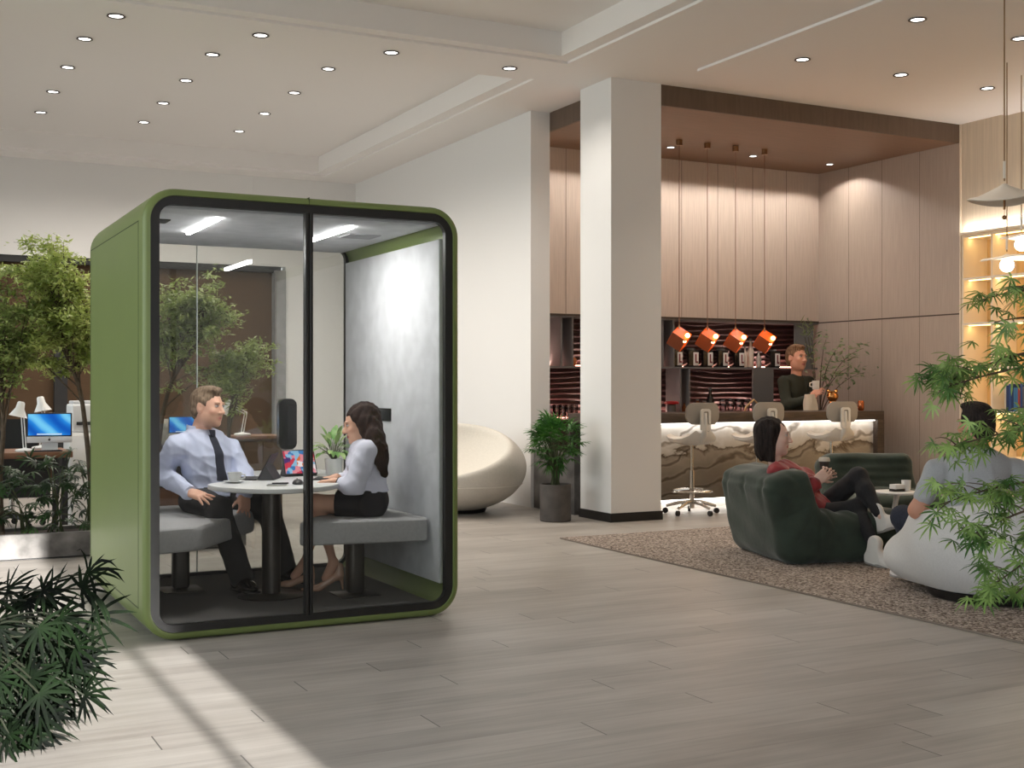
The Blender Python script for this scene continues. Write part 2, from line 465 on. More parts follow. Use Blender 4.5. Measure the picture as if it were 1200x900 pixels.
# white wall on the bar's left and the far wall with its blind-covered window
struct('wall_left', G().box(XW, 11.43, 0, XF, YB + .2, ZC), M_wall)
g = G(); g.box(XL - .2, YB, 2.955, 5.09, YB + .25, ZC); g.box(5.09, YB, 0, XW, YB + .25, ZC)
g.box(4.62, YB - .006, 2.955, 4.626, YB, ZC)
struct('wall_far', g, M_wall)
wf = struct('window_1', G().box(XL - .2, YB + .13, 0, 5.03, YB + .16, 2.955), M_brownblind)
g = G()
g.box(XL, YB + .02, 2.87, 5.03, YB + .12, 2.955); g.box(XL, YB + .02, 0, 5.03, YB + .12, .06)
for x in (-1.2, .1, 1.2, 2.02, 2.95): g.box(x, YB + .01, 0, x + .16, YB + .12, 2.9)
struct('window_frame', g, M_dkframe, parent=wf)
struct('trim_1', G().box(4.93, YB - .02, 0, 5.09, YB + .2, 2.90), M_jamb)

# column
col = struct('column', G().box(6.134, 9.835, 0, 6.70, 10.405, ZC), M_wall)
struct('baseboard_column', G().box(6.122, 9.823, 0, 6.712, 10.417, .085), M_black)

# bar recess
g = G(); g.box(XF, YC, 4.0, XR, YC + .03, ZC); g.box(XF, YC + .03, 4.0, XF + .03, YN, ZC)
struct('trim_2', g, M_fascia)
struct('ceiling_bar', G().box(XF + .03, YC + .03, 4.0, XR, YN, ZC - .02), M_barceil)
g = G(); g.box(XF, YN, 2.085, XR, YN + .5, 4.2); g.box(XF, YN + .36, 0, XR, YN + .5, 2.085)
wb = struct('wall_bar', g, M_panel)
g = G()
for i in range(8): g.box(6.98 + .535 * i, YN - .002, 2.085, 6.984 + .535 * i, YN + .01, 4.0)
g.box(XF, YN - .004, 2.085, XR, YN + .01, 2.11)
struct('panel_joint', g, M_seam, parent=wb)
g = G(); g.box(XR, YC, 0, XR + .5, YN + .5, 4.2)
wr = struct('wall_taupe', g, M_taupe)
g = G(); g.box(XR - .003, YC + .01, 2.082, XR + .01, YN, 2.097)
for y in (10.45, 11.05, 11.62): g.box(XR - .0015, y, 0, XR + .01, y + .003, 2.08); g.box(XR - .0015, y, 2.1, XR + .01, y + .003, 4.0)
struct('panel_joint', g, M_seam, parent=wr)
# right-hand wall with the lit bookcase niche
g = G(); g.box(XR, YR, 2.965, XR + .5, YC, ZC); g.box(XR + .42, YR, 0, XR + .5, YC, 2.965); g.box(XR, YR, 0, XR + .42, 5.0, 2.965)
struct('wall_right', g, M_oakwall)
struct('trim_3', G().box(XR - .012, YC - .02, 0, XR + .02, YC - .001, ZC), mat('pale_edge_trim', rgb(224, 208, 186), rough=.5))

# wall behind the viewer, with the tall window the sun comes through
g = G()
g.box(1.34, YR - .18, 0, 1.75, YR, ZC); g.box(1.75, YR - .18, 0, XR + .5, YR, .5); g.box(1.75, YR - .18, 3.7, XR + .5, YR, ZC); g.box(10.2, YR - .18, .5, XR + .5, YR, 3.7); g.box(XL, YR - .18, 4.02, 1.34, YR, 4.7); g.box(XL, YR - .18, 0, -1.6, YR, 4.02)
struct('wall_rear', g, M_wall)
g = G()
g.box(-1.6, YR - .1, 2.68, 1.34, YR - .02, 2.98); g.box(1.10, YR - .1, 2.98, 1.34, YR - .02, 4.02)  # solid pier by the upper pane added to keep sun off the booth frame
for x in (1.075, -.7): g.box(x, YR - .1, 0, x + .045, YR - .02, 4.02)
g.box(-1.6, YR - .1, 0, 1.34, YR - .02, .05)
struct('window_2', g, M_dkframe)
bl = bpy.data.materials.new('fill_blind_cloth'); bl.use_nodes = True; nt = bl.node_tree; nt.nodes.clear()  # translucent sheet that glows in the sun, added as soft frontal fill
o_ = nt.nodes.new('ShaderNodeOutputMaterial'); t_ = nt.nodes.new('ShaderNodeBsdfTranslucent'); d_ = nt.nodes.new('ShaderNodeBsdfDiffuse'); m_ = nt.nodes.new('ShaderNodeMixShader')
t_.inputs[0].default_value = (.24, .236, .232, 1); d_.inputs[0].default_value = (.8, .79, .78, 1); m_.inputs[0].default_value = .4
nt.links.new(t_.outputs[0], m_.inputs[1]); nt.links.new(d_.outputs[0], m_.inputs[2]); nt.links.new(m_.outputs[0], o_.inputs[0])
struct('fill_blind', G().box(1.75, YR - .12, .5, 10.2, YR - .117, 3.7), bl)  # unseen blind, added to brighten surfaces that face the viewer
# the glazed left side: mullions between panes
g = G()
for y in np.arange(-2.2, 16.9, 1.9): g.box(XL - .06, y, 0, XL + .02, y + .06, ZC)
g.box(XL - .06, YR, 0, XL + .02, YB, .08); g.box(XL - .06, YR, ZC - .1, XL + .02, YB, ZC)
wg = struct('window_3', g, M_dkframe)
struct('glass', G().box(XL - .03, YR, .08, XL - .022, YB, ZC - .1), glass_mat('window_glass'), parent=wg)
struct('ground_outside', G().box(-40, -40, -.3, XL - .32, 40, -.15), mat('outside_paving', rgb(190, 186, 180), rough=.9, noise=.06))

# ---------------------------------------------------------------- daylight
w = bpy.data.worlds.new('daylight'); S.world = w; w.use_nodes = True
bg = w.node_tree.nodes['Background']; bg.inputs[0].default_value = (.90, .955, 1.0, 1); bg.inputs[1].default_value = 3.3
def light(name, kind, loc, power, col=(1, 1, 1), rot=None, **k):
    l = bpy.data.lights.new(name, kind); l.energy = power; l.color = col
    for a, v in k.items(): setattr(l, a, v)
    o = bpy.data.objects.new(name, l); COL.objects.link(o); o.location = loc
    if rot: o.rotation_euler = rot
    return o
light('sun', 'SUN', (0, -6, 6), 13.5, (1, .985, .955), (R(90 - 17.5), 0, 0), angle=R(.6))
# sky portals in the two glazed openings (they only guide sampling)
def portal(loc, rot, sx, sy):
    o = light('sky_portal', 'AREA', loc, 1, rot=rot, shape='RECTANGLE', size=sx, size_y=sy); o.data.cycles.is_portal = True
portal((XL + .05, (YR + YB) / 2, 2.1), (0, R(-90), 0), 4.1, YB - YR)
portal((-.13, YR + .02, 2.0), (R(90), 0, 0), 2.9, 4.0)

# ---------------------------------------------------------------- recessed downlights
M_ring = mat('downlight_ring', rgb(88, 82, 78), rough=.35, metal=.6)
M_lens = emat('downlight_lens', (1, .96, .9), 7)
dl0 = thing('downlight', (0, 0, 0), 'x', 'ceiling light')
g = G(); g.lathe([(.052, -.002), (.07, -.004), (.072, -.010), (.060, -.013), (.052, -.006)], n=28, cap=False); g.build('ring', M_ring, dl0)
g = G(); g.lathe([(.0005, -.004), (.053, -.004)], n=28, cap=False); g.build('lens', M_lens, dl0)
first = [True]
ordn = ['nearest', 'second', 'third', 'fourth', 'farthest']
def downlight(x, y, z, label, group, s=1.0, power=0, col=(1, .93, .84), size=110, blend=.6):
    if first[0]:
        o = dl0; o.location = (x, y, z); o['label'] = label; o['group'] = group; first[0] = False; o.scale = (s,) * 3
    else: o = dup(dl0, (x, y, z), label, group=group, scale=s)
    if power: light('downlight_beam', 'SPOT', (x, y, z - .03), power, col, spot_size=R(size), spot_blend=blend, shadow_soft_size=.05)
    return o
cols = {1.655: 'left-hand column', 2.81: 'middle column', 3.96: 'right-hand column'}
for x, cn in cols.items():
    for i, y in enumerate((11.63, 12.75, 13.89, 15.01)):
        downlight(x, y, 4.435, f'round recessed downlight in the raised ceiling tray, {ordn[i] if i < 3 else "farthest"} from the camera in its {cn}'.replace('second from', 'second nearest').replace('third from', 'third nearest').replace('nearest from', 'nearest').replace('nearest the camera', 'nearest the camera'),
                  'downlights in the ceiling tray', power=62, size=150)
for x, cn in zip((1.655, 2.81, 3.97, 5.13), ('leftmost', 'second from the left', 'third from the left', 'rightmost')):
    downlight(x, 9.975, ZC, f'round recessed downlight on the flat ceiling band between two trays, {cn}', 'downlights on the ceiling band', power=62, size=150)
for x, cn in zip((7.25, 8.42, 9.55), ('leftmost', 'middle', 'rightmost')):
    downlight(x, 8.44, ZC - .022, f'round downlight in the lounge ceiling row close to the bar, {cn} of three', 'downlights over the lounge', power=38, col=(1, .86, .7))
for x, cn in zip((7.26, 8.41), ('left', 'right')):
    downlight(x, 7.10, ZC - .022, f'round downlight at the top of the picture over the lounge, {cn} of the two', 'downlights over the lounge', power=38, col=(1, .86, .7))
for x, cn in zip((8.0, 9.173, 10.349), ('left by the column', 'middle, between pendant cords', 'right, near the taupe wall')):
    downlight(x, 11.55, 4.0, f'small downlight in the brown bar ceiling, {cn}', 'downlights in the bar ceiling', s=.8, power=14, col=(1, .93, .86), size=138, blend=.12)
for x in np.arange(6.6, 10.5, .42):
    light('wall_washer', 'SPOT', (x, 11.55, 3.97), 12, (1, .93, .86), spot_size=R(140), spot_blend=.10, shadow_soft_size=.04)
# ================================================================ THE GREEN BOOTH
PX0, PX1, PY0, PY1, PZ1 = 1.176, 2.922, 6.30, 8.06, 2.3
M_green = mat('olive_lacquer', rgb(116, 130, 76), rough=.42, spec=.4, coat=.06, noise=.02, nscale=3)
M_pframe = mat('booth_black_frame', rgb(30, 28, 26), rough=.4)
M_felt = mat('grey_white_felt', rgb(216, 217, 219), rough=.95, noise=.06, nscale=9, bump=.15, bscale=90, detail=8)
M_carpet = mat('grey_carpet', rgb(112, 109, 107), rough=1, noise=.18, nscale=160, bump=.5, bscale=260)
M_glass = glass_mat('booth_glass', (.965, .97, .965), boost=.6)
M_glassb = glass_mat('booth_back_glass', (.93, .94, .93), ior=1.62, boost=1.5)
booth = thing('office_booth', ((PX0 + PX1) / 2, (PY0 + PY1) / 2, 0), 'olive green glass-fronted meeting booth with two people seated inside', 'office booth')
def ring(inset, y, r, zb=None):
    z0 = .0 + (inset if zb is None else zb)
    return [(px, y, pz) for px, pz in rrect(PX0 + inset, z0 + .004, PX1 - inset, PZ1 - inset, max(.02, r - inset), 10)]
Rc = .165
loops = []
for t in np.linspace(0, 90, 6):                       # rounded back edge
    a = R(t); loops.append(ring(.035 * (1 - math.sin(a)), PY1 - .035 * math.cos(a) + 0 if False else PY1 - .035 * (1 - math.cos(a)) * 0 - .035 * math.sin(a) + .0, Rc))
for t in np.linspace(0, 90, 8):                       # rounded front edge
    a = R(t); loops.append(ring(.036 * (1 - math.cos(a)), PY0 + .036 * (1 - math.sin(a)), Rc))
loops.append(ring(.038, PY0 + .012, Rc)); loops.append(ring(.046, PY0 + .05, Rc)); loops.append(ring(.046, PY1 - .05, Rc)); loops.append(ring(.036, PY1 - .012, Rc)); loops.append(loops[0])
g = G(); g.loft(loops, close_ends=False); g.build('shell', M_green, booth)
# the removable side panel, a thin joint line around it
g = G()
for x0, x1 in ((PX0 - .0012, PX0 + .004), (PX1 - .004, PX1 + .0012)):
    for z in (.16, 2.135): g.box(x0, PY0 + .13, z, x1, PY1 - .06, z + .005)
    for y in (PY0 + .125, PY1 - .06): g.box(x0, y, .16, x1, y + .005, 2.14)
g.box((PX0 + PX1) / 2 - .012, PY0 - .001, PZ1 - .04, (PX0 + PX1) / 2 - .009, PY0 + .06, PZ1 + .001)
g.build('panel_joint', mat('booth_joint', rgb(52, 64, 28), rough=.6), booth)
def frame_ring(y0, y1, i_out, i_in, r_out, r_in, zb_in):
    a = rrect(PX0 + i_out, i_out + .004, PX1 - i_out, PZ1 - i_out, r_out, 8); b = rrect(PX0 + i_in, zb_in, PX1 - i_in, PZ1 - i_in, r_in, 8)
    n = len(a); v = []; f = []
    for y in (y0, y1):
        v += [(p[0], y, p[1]) for p in a]; v += [(p[0], y, p[1]) for p in b]
    for i in range(n):
        j = (i + 1) % n
        f += [(i, j, n + j, n + i), (2 * n + i, 3 * n + i, 3 * n + j, 2 * n + j), (n + i, n + j, 3 * n + j, 3 * n + i), (i, 2 * n + i, 2 * n + j, j)]
    return v, f
g = G(); v, f = frame_ring(PY0 + .012, PY0 + .05, .037, .083, .125, .07, .082); g.add(v, f)
fr = g.build('front_frame', M_pframe, booth)
XM = 2.043
g = G(); g.box(PX0 + .07, PY0 + .026, .075, XM - .004, PY0 + .036, PZ1 - .075); g.build('glass_panel', M_glass, booth)
g = G(); g.rbox(XM - .022, PY0 + .006, .07, XM - .002, PY0 + .052, PZ1 - .08, .003); g.build('mullion', M_pframe, booth)
dr = G().rbox(XM + .002, PY0 + .006, .07, XM + .020, PY0 + .052, PZ1 - .08, .003).build('door', M_pframe, booth)
g = G(); g.box(XM + .01, PY0 + .026, .075, PX1 - .07, PY0 + .036, PZ1 - .075); g.build('glass_panel', M_glass, dr)
g = G(); v, f = frame_ring(PY1 - .05, PY1 - .012, .037, .072, .125, .07, .082); g.add(v, f); g.build('back_frame', M_pframe, booth)
g = G(); g.box(PX0 + .06, PY1 - .036, .075, PX1 - .06, PY1 - .026, PZ1 - .06); g.build('glass_panel', M_glassb, booth)
g = G(); g.box(1.838, PY1 - .042, .08, 1.842, PY1 - .02, PZ1 - .08); g.build('glass_joint', mat('pane_joint', rgb(190, 195, 190), rough=.3), booth)
g = G(); g.box(PX0 + .05, PY0 + .055, .045, PX1 - .05, PY1 - .055, .062); g.build('carpet', M_carpet, booth)
g = G(); g.box(PX0 + .06, PY0 + .06, 2.205, PX1 - .10, PY1 - .056, 2.225)
cl = g.build('ceiling_panel', M_felt, booth)
g = G()
for k in range(7): g.box(PX0 + .09, 6.80 + .022 * k, 2.198, PX0 + .24, 6.812 + .022 * k, 2.206)
g.build('speaker_grille', M_pframe, cl)
g = G(); g.box(2.50, 6.95, 2.2, 2.70, 7.15, 2.206); g.build('air_vent', mat('vent_grey', rgb(150, 150, 152), rough=.8), cl)
for x in (1.625, 2.387):
    g = G(); g.rbox(x - .011, 6.60, 2.188, x + .011, 7.32, 2.207, .004, 2); g.build('light_strip', emat('booth_led', (1, .99, .97), 30), booth)
    light('booth_strip_light', 'AREA', (x, 6.96, 2.184), 9, (1, .985, .96), shape='RECTANGLE', size=.034, size_y=.72)
# felt side panels, with the green shell showing round them
for x0, x1 in ((PX1 - .078, PX1 - .046), (PX0 + .046, PX0 + .070)):
    g = G(); g.rbox(x0, PY0 + .115, .165, x1, PY1 - .062, 2.135, .008, 2); g.build('felt_panel', M_felt, booth)
g = G(); g.rbox(PX1 - .086, 7.145, 1.072, PX1 - .076, 7.375, 1.153, .006, 2)
sk = g.build('socket_plate', mat('socket_black', rgb(18, 18, 19), rough=.35), booth)
g = G()
g.rbox(PX1 - .089, 7.17, 1.085, PX1 - .084, 7.345, 1.14, .004, 2)
g.build('socket', mat('socket_face', rgb(42, 42, 44), rough=.4), sk)
# black pill-shaped console fixed to the back glass
g = G(); o = [(x, z) for x, z in rrect(2.368, .868, 2.49, 1.208, .045, 8)]; g.prism(o, PY1 - .10, PY1 - .045, 'y')
cs = g.build('wall_console', mat('console_black', rgb(14, 14, 15), rough=.25, coat=.5), booth)
g = G(); o = [(x, z) for x, z in rrect(2.43, .90, 2.484, 1.17, .012, 4)]; g.prism(o, PY1 - .104, PY1 - .099, 'y'); g.build('console_door', mat('console_grey', rgb(34, 34, 35), rough=.3), cs)

# ---- bench seats and table inside
M_bench = mat('bench_fabric', rgb(178, 177, 176), rough=.95, noise=.05, nscale=60, bump=.3, bscale=300)
M_gunmetal = mat('gunmetal', rgb(74, 70, 66), rough=.38, metal=.75)
def bench(poly, legxy, label):
    cx = sum(p[0] for p in poly) / len(poly); cy = sum(p[1] for p in poly) / len(poly)
    t = thing('bench_seat', (cx, cy, .062), label, 'bench', 'bench seats in the booth')
    # round the plan corners and the edges
    out = []
    n = len(poly)
    for i in range(n):
        a, b, c = np.array(poly[i - 1]), np.array(poly[i]), np.array(poly[(i + 1) % n]); rr = .07
        p = b + (a - b) / np.linalg.norm(a - b) * rr; q = b + (c - b) / np.linalg.norm(c - b) * rr
        out += [tuple(x) for x in bez(p, b, q, 6)]
    ctr = np.array((cx, cy)); loops = []
    for z, ins in ((.405, .03), (.400, .012), (.408, .002), (.425, 0), (.505, 0), (.522, .004), (.53, .016), (.532, .04)):
        loops.append([tuple(ctr + (np.array(p) - ctr) * (1 - ins / np.linalg.norm(np.array(p) - ctr))) + (z,) for p in out])
    G().loft(loops).build('seat', M_bench, t)
    g = G(); g.rbox(legxy[0] - .05, legxy[1] - .05, .068, legxy[0] + .05, legxy[1] + .05, .402, .03, 4); g.build('leg', M_gunmetal, t)
    g = G(); g.rbox(legxy[0] - .12, legxy[1] - .12, .0625, legxy[0] + .12, legxy[1] + .12, .07, .004, 2); g.build('base_plate', M_gunmetal, t)
    return t
bench([(1.25, 6.62), (1.55, 6.70), (2.06, 7.42), (2.06, 7.97), (1.25, 7.97)], (1.62, 7.5), 'grey upholstered bench on the left of the booth, under the man')
bench([(2.07, 6.62), (2.835, 6.50), (2.835, 7.6), (2.70, 7.50)], (2.50, 6.86), 'grey upholstered bench on the right of the booth, under the woman')
TBX, TBZ = 2.045, .735
tb = thing('booth_table', (TBX, 7.3, .062), 'white round-ended table on a dark pedestal between the booth benches', 'table')
def closed_spline(pts, n=6):
    out = []; k = len(pts)
    for i in range(k):
        p0, p1, p2, p3 = (np.array(pts[(i + q) % k], float) for q in (-1, 0, 1, 2))
        for t in np.arange(n) / n: out.append(tuple(.5 * (2 * p1 + (p2 - p0) * t + (2 * p0 - 5 * p1 + 4 * p2 - p3) * t * t + (3 * p1 - p0 - 3 * p2 + p3) * t ** 3)))
    return out
o = closed_spline([(1.66, 6.98), (1.70, 6.74), (1.86, 6.54), (2.05, 6.49), (2.26, 6.60), (2.41, 6.83), (2.52, 7.08), (2.62, 7.32), (2.63, 7.85), (2.58, 7.95), (2.15, 7.95), (2.09, 7.85), (2.08, 7.47), (1.97, 7.26), (1.76, 7.13)])
g = G(); ctr = np.array((2.1, 7.1)); loops = []
for z, ins in ((.706, .012), (.709, .002), (.714, 0), (.728, 0), (.733, .002), (.735, .012)):
    loops.append([tuple(ctr + (np.array(p) - ctr) * (1 - ins / np.linalg.norm(np.array(p) - ctr))) + (z,) for p in o])
g.loft(loops); g.build('tabletop', mat('white_laminate', rgb(236, 236, 234), rough=.3), tb)
g = G(); g.lathe([(.055, .075), (.055, .706)], (2.05, 7.05, 0), 28); g.build('pedestal', M_gunmetal, tb)
g = G(); g.lathe([(.2, .0625), (.2, .068), (.19, .073), (.06, .078), (.055, .082)], (2.05, 7.05, 0), 36); g.build('foot', M_gunmetal, tb)
# ================================================================ THE BAR
M_stone_d = mat('dark_stone', rgb(92, 89, 87), rough=.5, noise=.45, nscale=5, detail=9, bump=.2, bscale=14)
M_walnut = mat('dark_walnut', rgb(70, 58, 51), rough=.4, noise=.25, nscale=6, stretch=(1, 8, 8), detail=7)
M_shelfgrey = mat('shelf_grey', rgb(104, 104, 104), rough=.6)
def marble_mat():
    m = bpy.data.materials.new('veined_marble'); m.use_nodes = True; nt = m.node_tree; b = nt.nodes['Principled BSDF']; L = nt.links.new
    tc = nt.nodes.new('ShaderNodeTexCoord'); mp = nt.nodes.new('ShaderNodeMapping'); mp.inputs['Scale'].default_value = (.9, 1, 1.5); mp.inputs['Rotation'].default_value = (0, R(14), 0); L(tc.outputs['Object'], mp.inputs[0])
    n = nt.nodes.new('ShaderNodeTexNoise'); n.inputs['Scale'].default_value = 1.5; n.inputs['Detail'].default_value = 8; n.inputs['Roughness'].default_value = .6; n.inputs['Distortion'].default_value = .8; L(mp.outputs[0], n.inputs['Vector'])
    wv = nt.nodes.new('ShaderNodeTexWave'); wv.bands_direction = 'Z'; wv.inputs['Scale'].default_value = .9; wv.inputs['Distortion'].default_value = 13; wv.inputs['Detail'].default_value = 4; wv.inputs['Detail Scale'].default_value = 1.3; L(mp.outputs[0], wv.inputs['Vector'])
    # brown body below, white above a wandering contour
    sx = nt.nodes.new('ShaderNodeSeparateXYZ'); L(tc.outputs['Object'], sx.inputs[0])
    a = nt.nodes.new('ShaderNodeMath'); a.operation = 'MULTIPLY_ADD'; L(n.outputs['Fac'], a.inputs[0]); a.inputs[1].default_value = .6; z8 = nt.nodes.new('ShaderNodeMath'); z8.operation = 'MULTIPLY'; z8.inputs[1].default_value = .8; L(sx.outputs[2], z8.inputs[0]); L(z8.outputs[0], a.inputs[2])
    c1 = nt.nodes.new('ShaderNodeValToRGB'); L(a.outputs[0], c1.inputs[0]); e = c1.color_ramp.elements
    e[0].position = .35; e[0].color = (*rgb(112, 104, 95), 1); e[1].position = 1.0; e[1].color = (*rgb(226, 224, 222), 1)
    for p, c in ((.60, (134, 125, 114)), (.74, (152, 143, 132)), (.785, (84, 71, 58)), (.805, (190, 184, 176))): q = e.new(p); q.color = (*rgb(*c), 1)
    c2 = nt.nodes.new('ShaderNodeValToRGB'); L(wv.outputs['Fac'], c2.inputs[0]); f = c2.color_ramp.elements
    f[0].position = .0; f[0].color = (.28, .25, .22, 1); f[1].position = .16; f[1].color = (1, 1, 1, 1); q = f.new(.5); q.color = (.86, .84, .8, 1); q = f.new(.06); q.color = (.62, .58, .53, 1)
    mx = nt.nodes.new('ShaderNodeMix'); mx.data_type = 'RGBA'; mx.blend_type = 'MULTIPLY'; mx.inputs[0].default_value = .85
    L(c1.outputs[0], mx.inputs[6]); L(c2.outputs[0], mx.inputs[7]); L(mx.outputs[2], b.inputs['Base Color']); b.inputs['Roughness'].default_value = .25
    return m
CT, CY0, CY1, CX0, CX1 = 1.0, 10.50, 11.15, 6.42, 10.20
bc = thing('bar_counter', (8.3, 10.8, 0), 'long bar counter with veined marble front and dark walnut top', 'bar counter')
g = G(); g.rbox(CX0, CY0 - .02, CT - .10, CX1, CY1, CT, .004, 2); g.build('countertop', M_walnut, bc)
g = G(); g.box(CX1 - .10, CY0 - .02, 0, CX1, CY1, CT - .10); g.build('side_panel', M_walnut, bc)
g = G(); g.box(CX0, CY0 + .05, .10, CX1 - .10, CY0 + .09, CT - .1); g.build('front_panel', marble_mat(), bc)
g = G(); g.box(CX0, CY0 + .14, 0, CX1 - .1, CY0 + .18, .10); g.build('plinth', mat('plinth_white', rgb(230, 228, 224), rough=.5), bc)
g = G(); g.box(CX0, CY1 - .05, 0, CX1 - .1, CY1, CT - .1); g.build('back_panel', M_walnut, bc)
g = G(); g.box(CX0 + .02, CY0 + .10, .085, CX1 - .12, CY0 + .12, .098); g.build('plinth_light_strip', emat('warm_white_led', (1, .95, .88), 8), bc)
g = G(); g.box(CX0 + .02, CY0 + .0, CT - .112, CX1 - .12, CY0 + .02, CT - .102); g.build('counter_light_strip', emat('warm_white_led2', (1, .96, .9), 4), bc)
light('counter_led', 'AREA', ((CX0 + CX1) / 2, CY0 + .0, CT - .115), 2.0, (1, .96, .9), rot=(R(25), 0, 0), shape='RECTANGLE', size=CX1 - CX0 - .2, size_y=.015)
light('plinth_led', 'AREA', ((CX0 + CX1) / 2, CY0 + .09, .08), 2.4, (1, .95, .88), rot=(R(-25), 0, 0), shape='RECTANGLE', size=CX1 - CX0 - .2, size_y=.015)
sb = G().box(6.15, 10.55, 0, 6.40, 11.40, .60).build('stone_cabinet', M_stone_d)
tag(sb, 'low dark grey stone block behind the potted palm, left of the column', 'stone block')

# ---- shelving niche with the wavy wine-dark panel
def wave_mat():
    m = bpy.data.materials.new('wavy_wine_panel'); m.use_nodes = True; nt = m.node_tree; b = nt.nodes['Principled BSDF']; L = nt.links.new
    b.inputs['Base Color'].default_value = (*rgb(64, 40, 40), 1); b.inputs['Roughness'].default_value = .38
    return m
NB = YN + .355
sh = thing('back_bar_shelving', (8.3, YN + .18, .0), 'grey open shelving in the bar niche with a wavy wine-red back panel', 'shelving')
g = G()
xs = np.linspace(XF, XR - .02, 150); zs = np.linspace(.9, 2.08, 110); v = []
for z in zs:
    for x in xs:
        ph = z * 95 + 1.6 * math.sin(x * 2.3 + z * 3) + 1.1 * math.sin(x * 5.1 - z * 7 + 1)
        v.append((x, NB - .012 - .012 * math.sin(ph), z))
n = len(xs); g.add(v, [(i * n + j, i * n + j + 1, (i + 1) * n + j + 1, (i + 1) * n + j) for i in range(len(zs) - 1) for j in range(n - 1)], True)
g.build('wavy_back_panel', wave_mat(), sh, fix=False)
g = G(); g.box(XF, YN + .02, 1.493, XR, NB - .03, 1.513); g.build('shelf', M_shelfgrey, sh)
g = G(); g.box(XF, YN - .12, 0, XR, NB - .03, .90); g.build('back_counter', M_walnut, sh)
g = G(); g.box(XF, YN + .0, 2.072, XR, NB - .03, 2.084); g.build('top_panel', M_shelfgrey, sh)
def px_at(px): 
    a = (px - 600) / FPX; return (YN + .02) * (FWD[0] + RGT[0] * a) / (FWD[1] + RGT[1] * a)
def upright(p0, p1, z0, z1, deep=NB - .03):
    g = G(); g.box(px_at(p0), YN + .02, z0, px_at(p1), deep, z1); g.build('upright', M_shelfgrey, sh)
for p in ((657, 659), (670.5, 672)): upright(*p, 1.513, 2.072)
for p in ((776, 777.5), (789, 790.5)): upright(*p, 1.513, 2.072)
upright(932, 953, 1.513, 2.072, YN + .05)
for p in ((797, 798.5), (807.5, 809)): upright(*p, .9, 1.493)
upright(883, 905, .9, 1.493, YN + .05)
upright(905, 906.5, .9, 1.493)
for nm, z, e in (('shelf_light_strip', 1.516, 10), ('counter_light_strip', .905, 14)):
    g = G(); g.box(XF + .05, NB - .06, z, XR - .05, NB - .045, z + .012); g.build(nm, emat('rose_led_%d' % e, (1, .45, .33), e), sh)
for x0, x1 in ((6.45, 7.0), (7.35, 9.0), (9.3, 10.4)):
    light('shelf_led', 'AREA', ((x0 + x1) / 2, NB - .08, 1.53), 3.0, (1, .62, .52), rot=(R(160), 0, 0), shape='RECTANGLE', size=x1 - x0, size_y=.02)
    light('shelf_led', 'AREA', ((x0 + x1) / 2, NB - .08, .93), 5.0, (1, .62, .52), rot=(R(160), 0, 0), shape='RECTANGLE', size=x1 - x0, size_y=.02)

# ---- bottles, jars, glasses
M_blackg = mat('black_glass', rgb(24, 20, 20), rough=.15)
M_clear = glass_mat('clear_glassware', (.86, .84, .84), ior=1.6, boost=2.0)
M_label = mat('white_label', rgb(226, 220, 216), rough=.6)
M_redlab = mat('red_label', rgb(120, 34, 40), rough=.6)
M_amberb = mat('amber_bottle', rgb(120, 70, 36), rough=.2)
def coffee_box(px, z, label):
    x = px_at(px); t = thing('coffee_tin', (x, YN + .15, z), label, 'coffee tin', 'black coffee tins on the upper shelf')
    g = G(); g.rbox(x - .075, YN + .09, z + .0015, x + .075, YN + .21, z + .21, .006, 2); g.build('tin', M_blackg, t)
    g = G(); g.rbox(x - .005, YN + .086, z + .02, x + .07, YN + .091, z + .18, .002, 2); lb = g.build('label', M_label, t)
    g = G(); g.box(x + .02, YN + .084, z + .05, x + .038, YN + .087, z + .16); g.box(x + .02, YN + .084, z + .05, x + .06, YN + .087, z + .07); g.build('label_print', M_redlab, lb)
    g = G(); g.lathe([(.05, .0), (.052, .012), (.045, .022), (.0005, .024)], (x, YN + .15, z + .21), 20); g.build('lid', M_shelfgrey, t)
for px, w in zip((798, 817, 834, 852, 871), ('below the leftmost lamp', 'second of five', 'middle one of five', 'fourth of five', 'beside the pale bottles')):
    coffee_box(px, 1.513, 'black tin with a white label on the bar shelf, ' + w)
def bottle(px, z, h, r, m, label, group, y=YN + .12, neck=.35):
    x = px_at(px); t = thing('bottle', (x, y, z), label, 'bottle', group)
    nr = r * .36
    g = G(); g.lathe([(r * .95, .0015), (r, .01), (r, h * (1 - neck) - r * .5), (r * .8, h * (1 - neck)), (nr, h * (1 - neck) + r * .9), (nr, h * .95)], (x, y, z), 18); g.build('body', m, t)
    g = G(); g.lathe([(nr * 1.2, h * .93), (nr * 1.25, h), (.0005, h)], (x, y, z), 14); g.build('cap', M_shelfgrey, t)
    return t
bottle(879, 1.513, .28, .033, mat('pale_bottle', rgb(210, 192, 178), rough=.3), 'pale short bottle on the bar shelf beside the last black tin', 'bottles on the upper shelf')
bottle(885.5, 1.513, .36, .04, mat('pale_bottle', rgb(210, 192, 178)), 'pale taller bottle on the bar shelf under the fourth amber lamp', 'bottles on the upper shelf')
bottle(895, 1.513, .20, .035, mat('silver_bottle', rgb(180, 176, 172), rough=.3, metal=.5), 'small silver bottle on the shelf left of the standing man', 'bottles on the upper shelf')
coffee_box(913, 1.513, 'black tin with a white label left of the standing man\'s head')
bottle(838, .90, .36, .05, M_blackg, 'black wine bottle on the back counter between the bar stools', 'bottles on the back counter')
for px, h, w in ((809, .2, 'left of three'), (823, .22, 'middle of three'), (831, .2, 'right of three')):
    bottle(px, .90, h, .045, M_amberb, f'dark amber bottle behind the first bar stool back, {w}', 'bottles on the back counter', neck=.3)
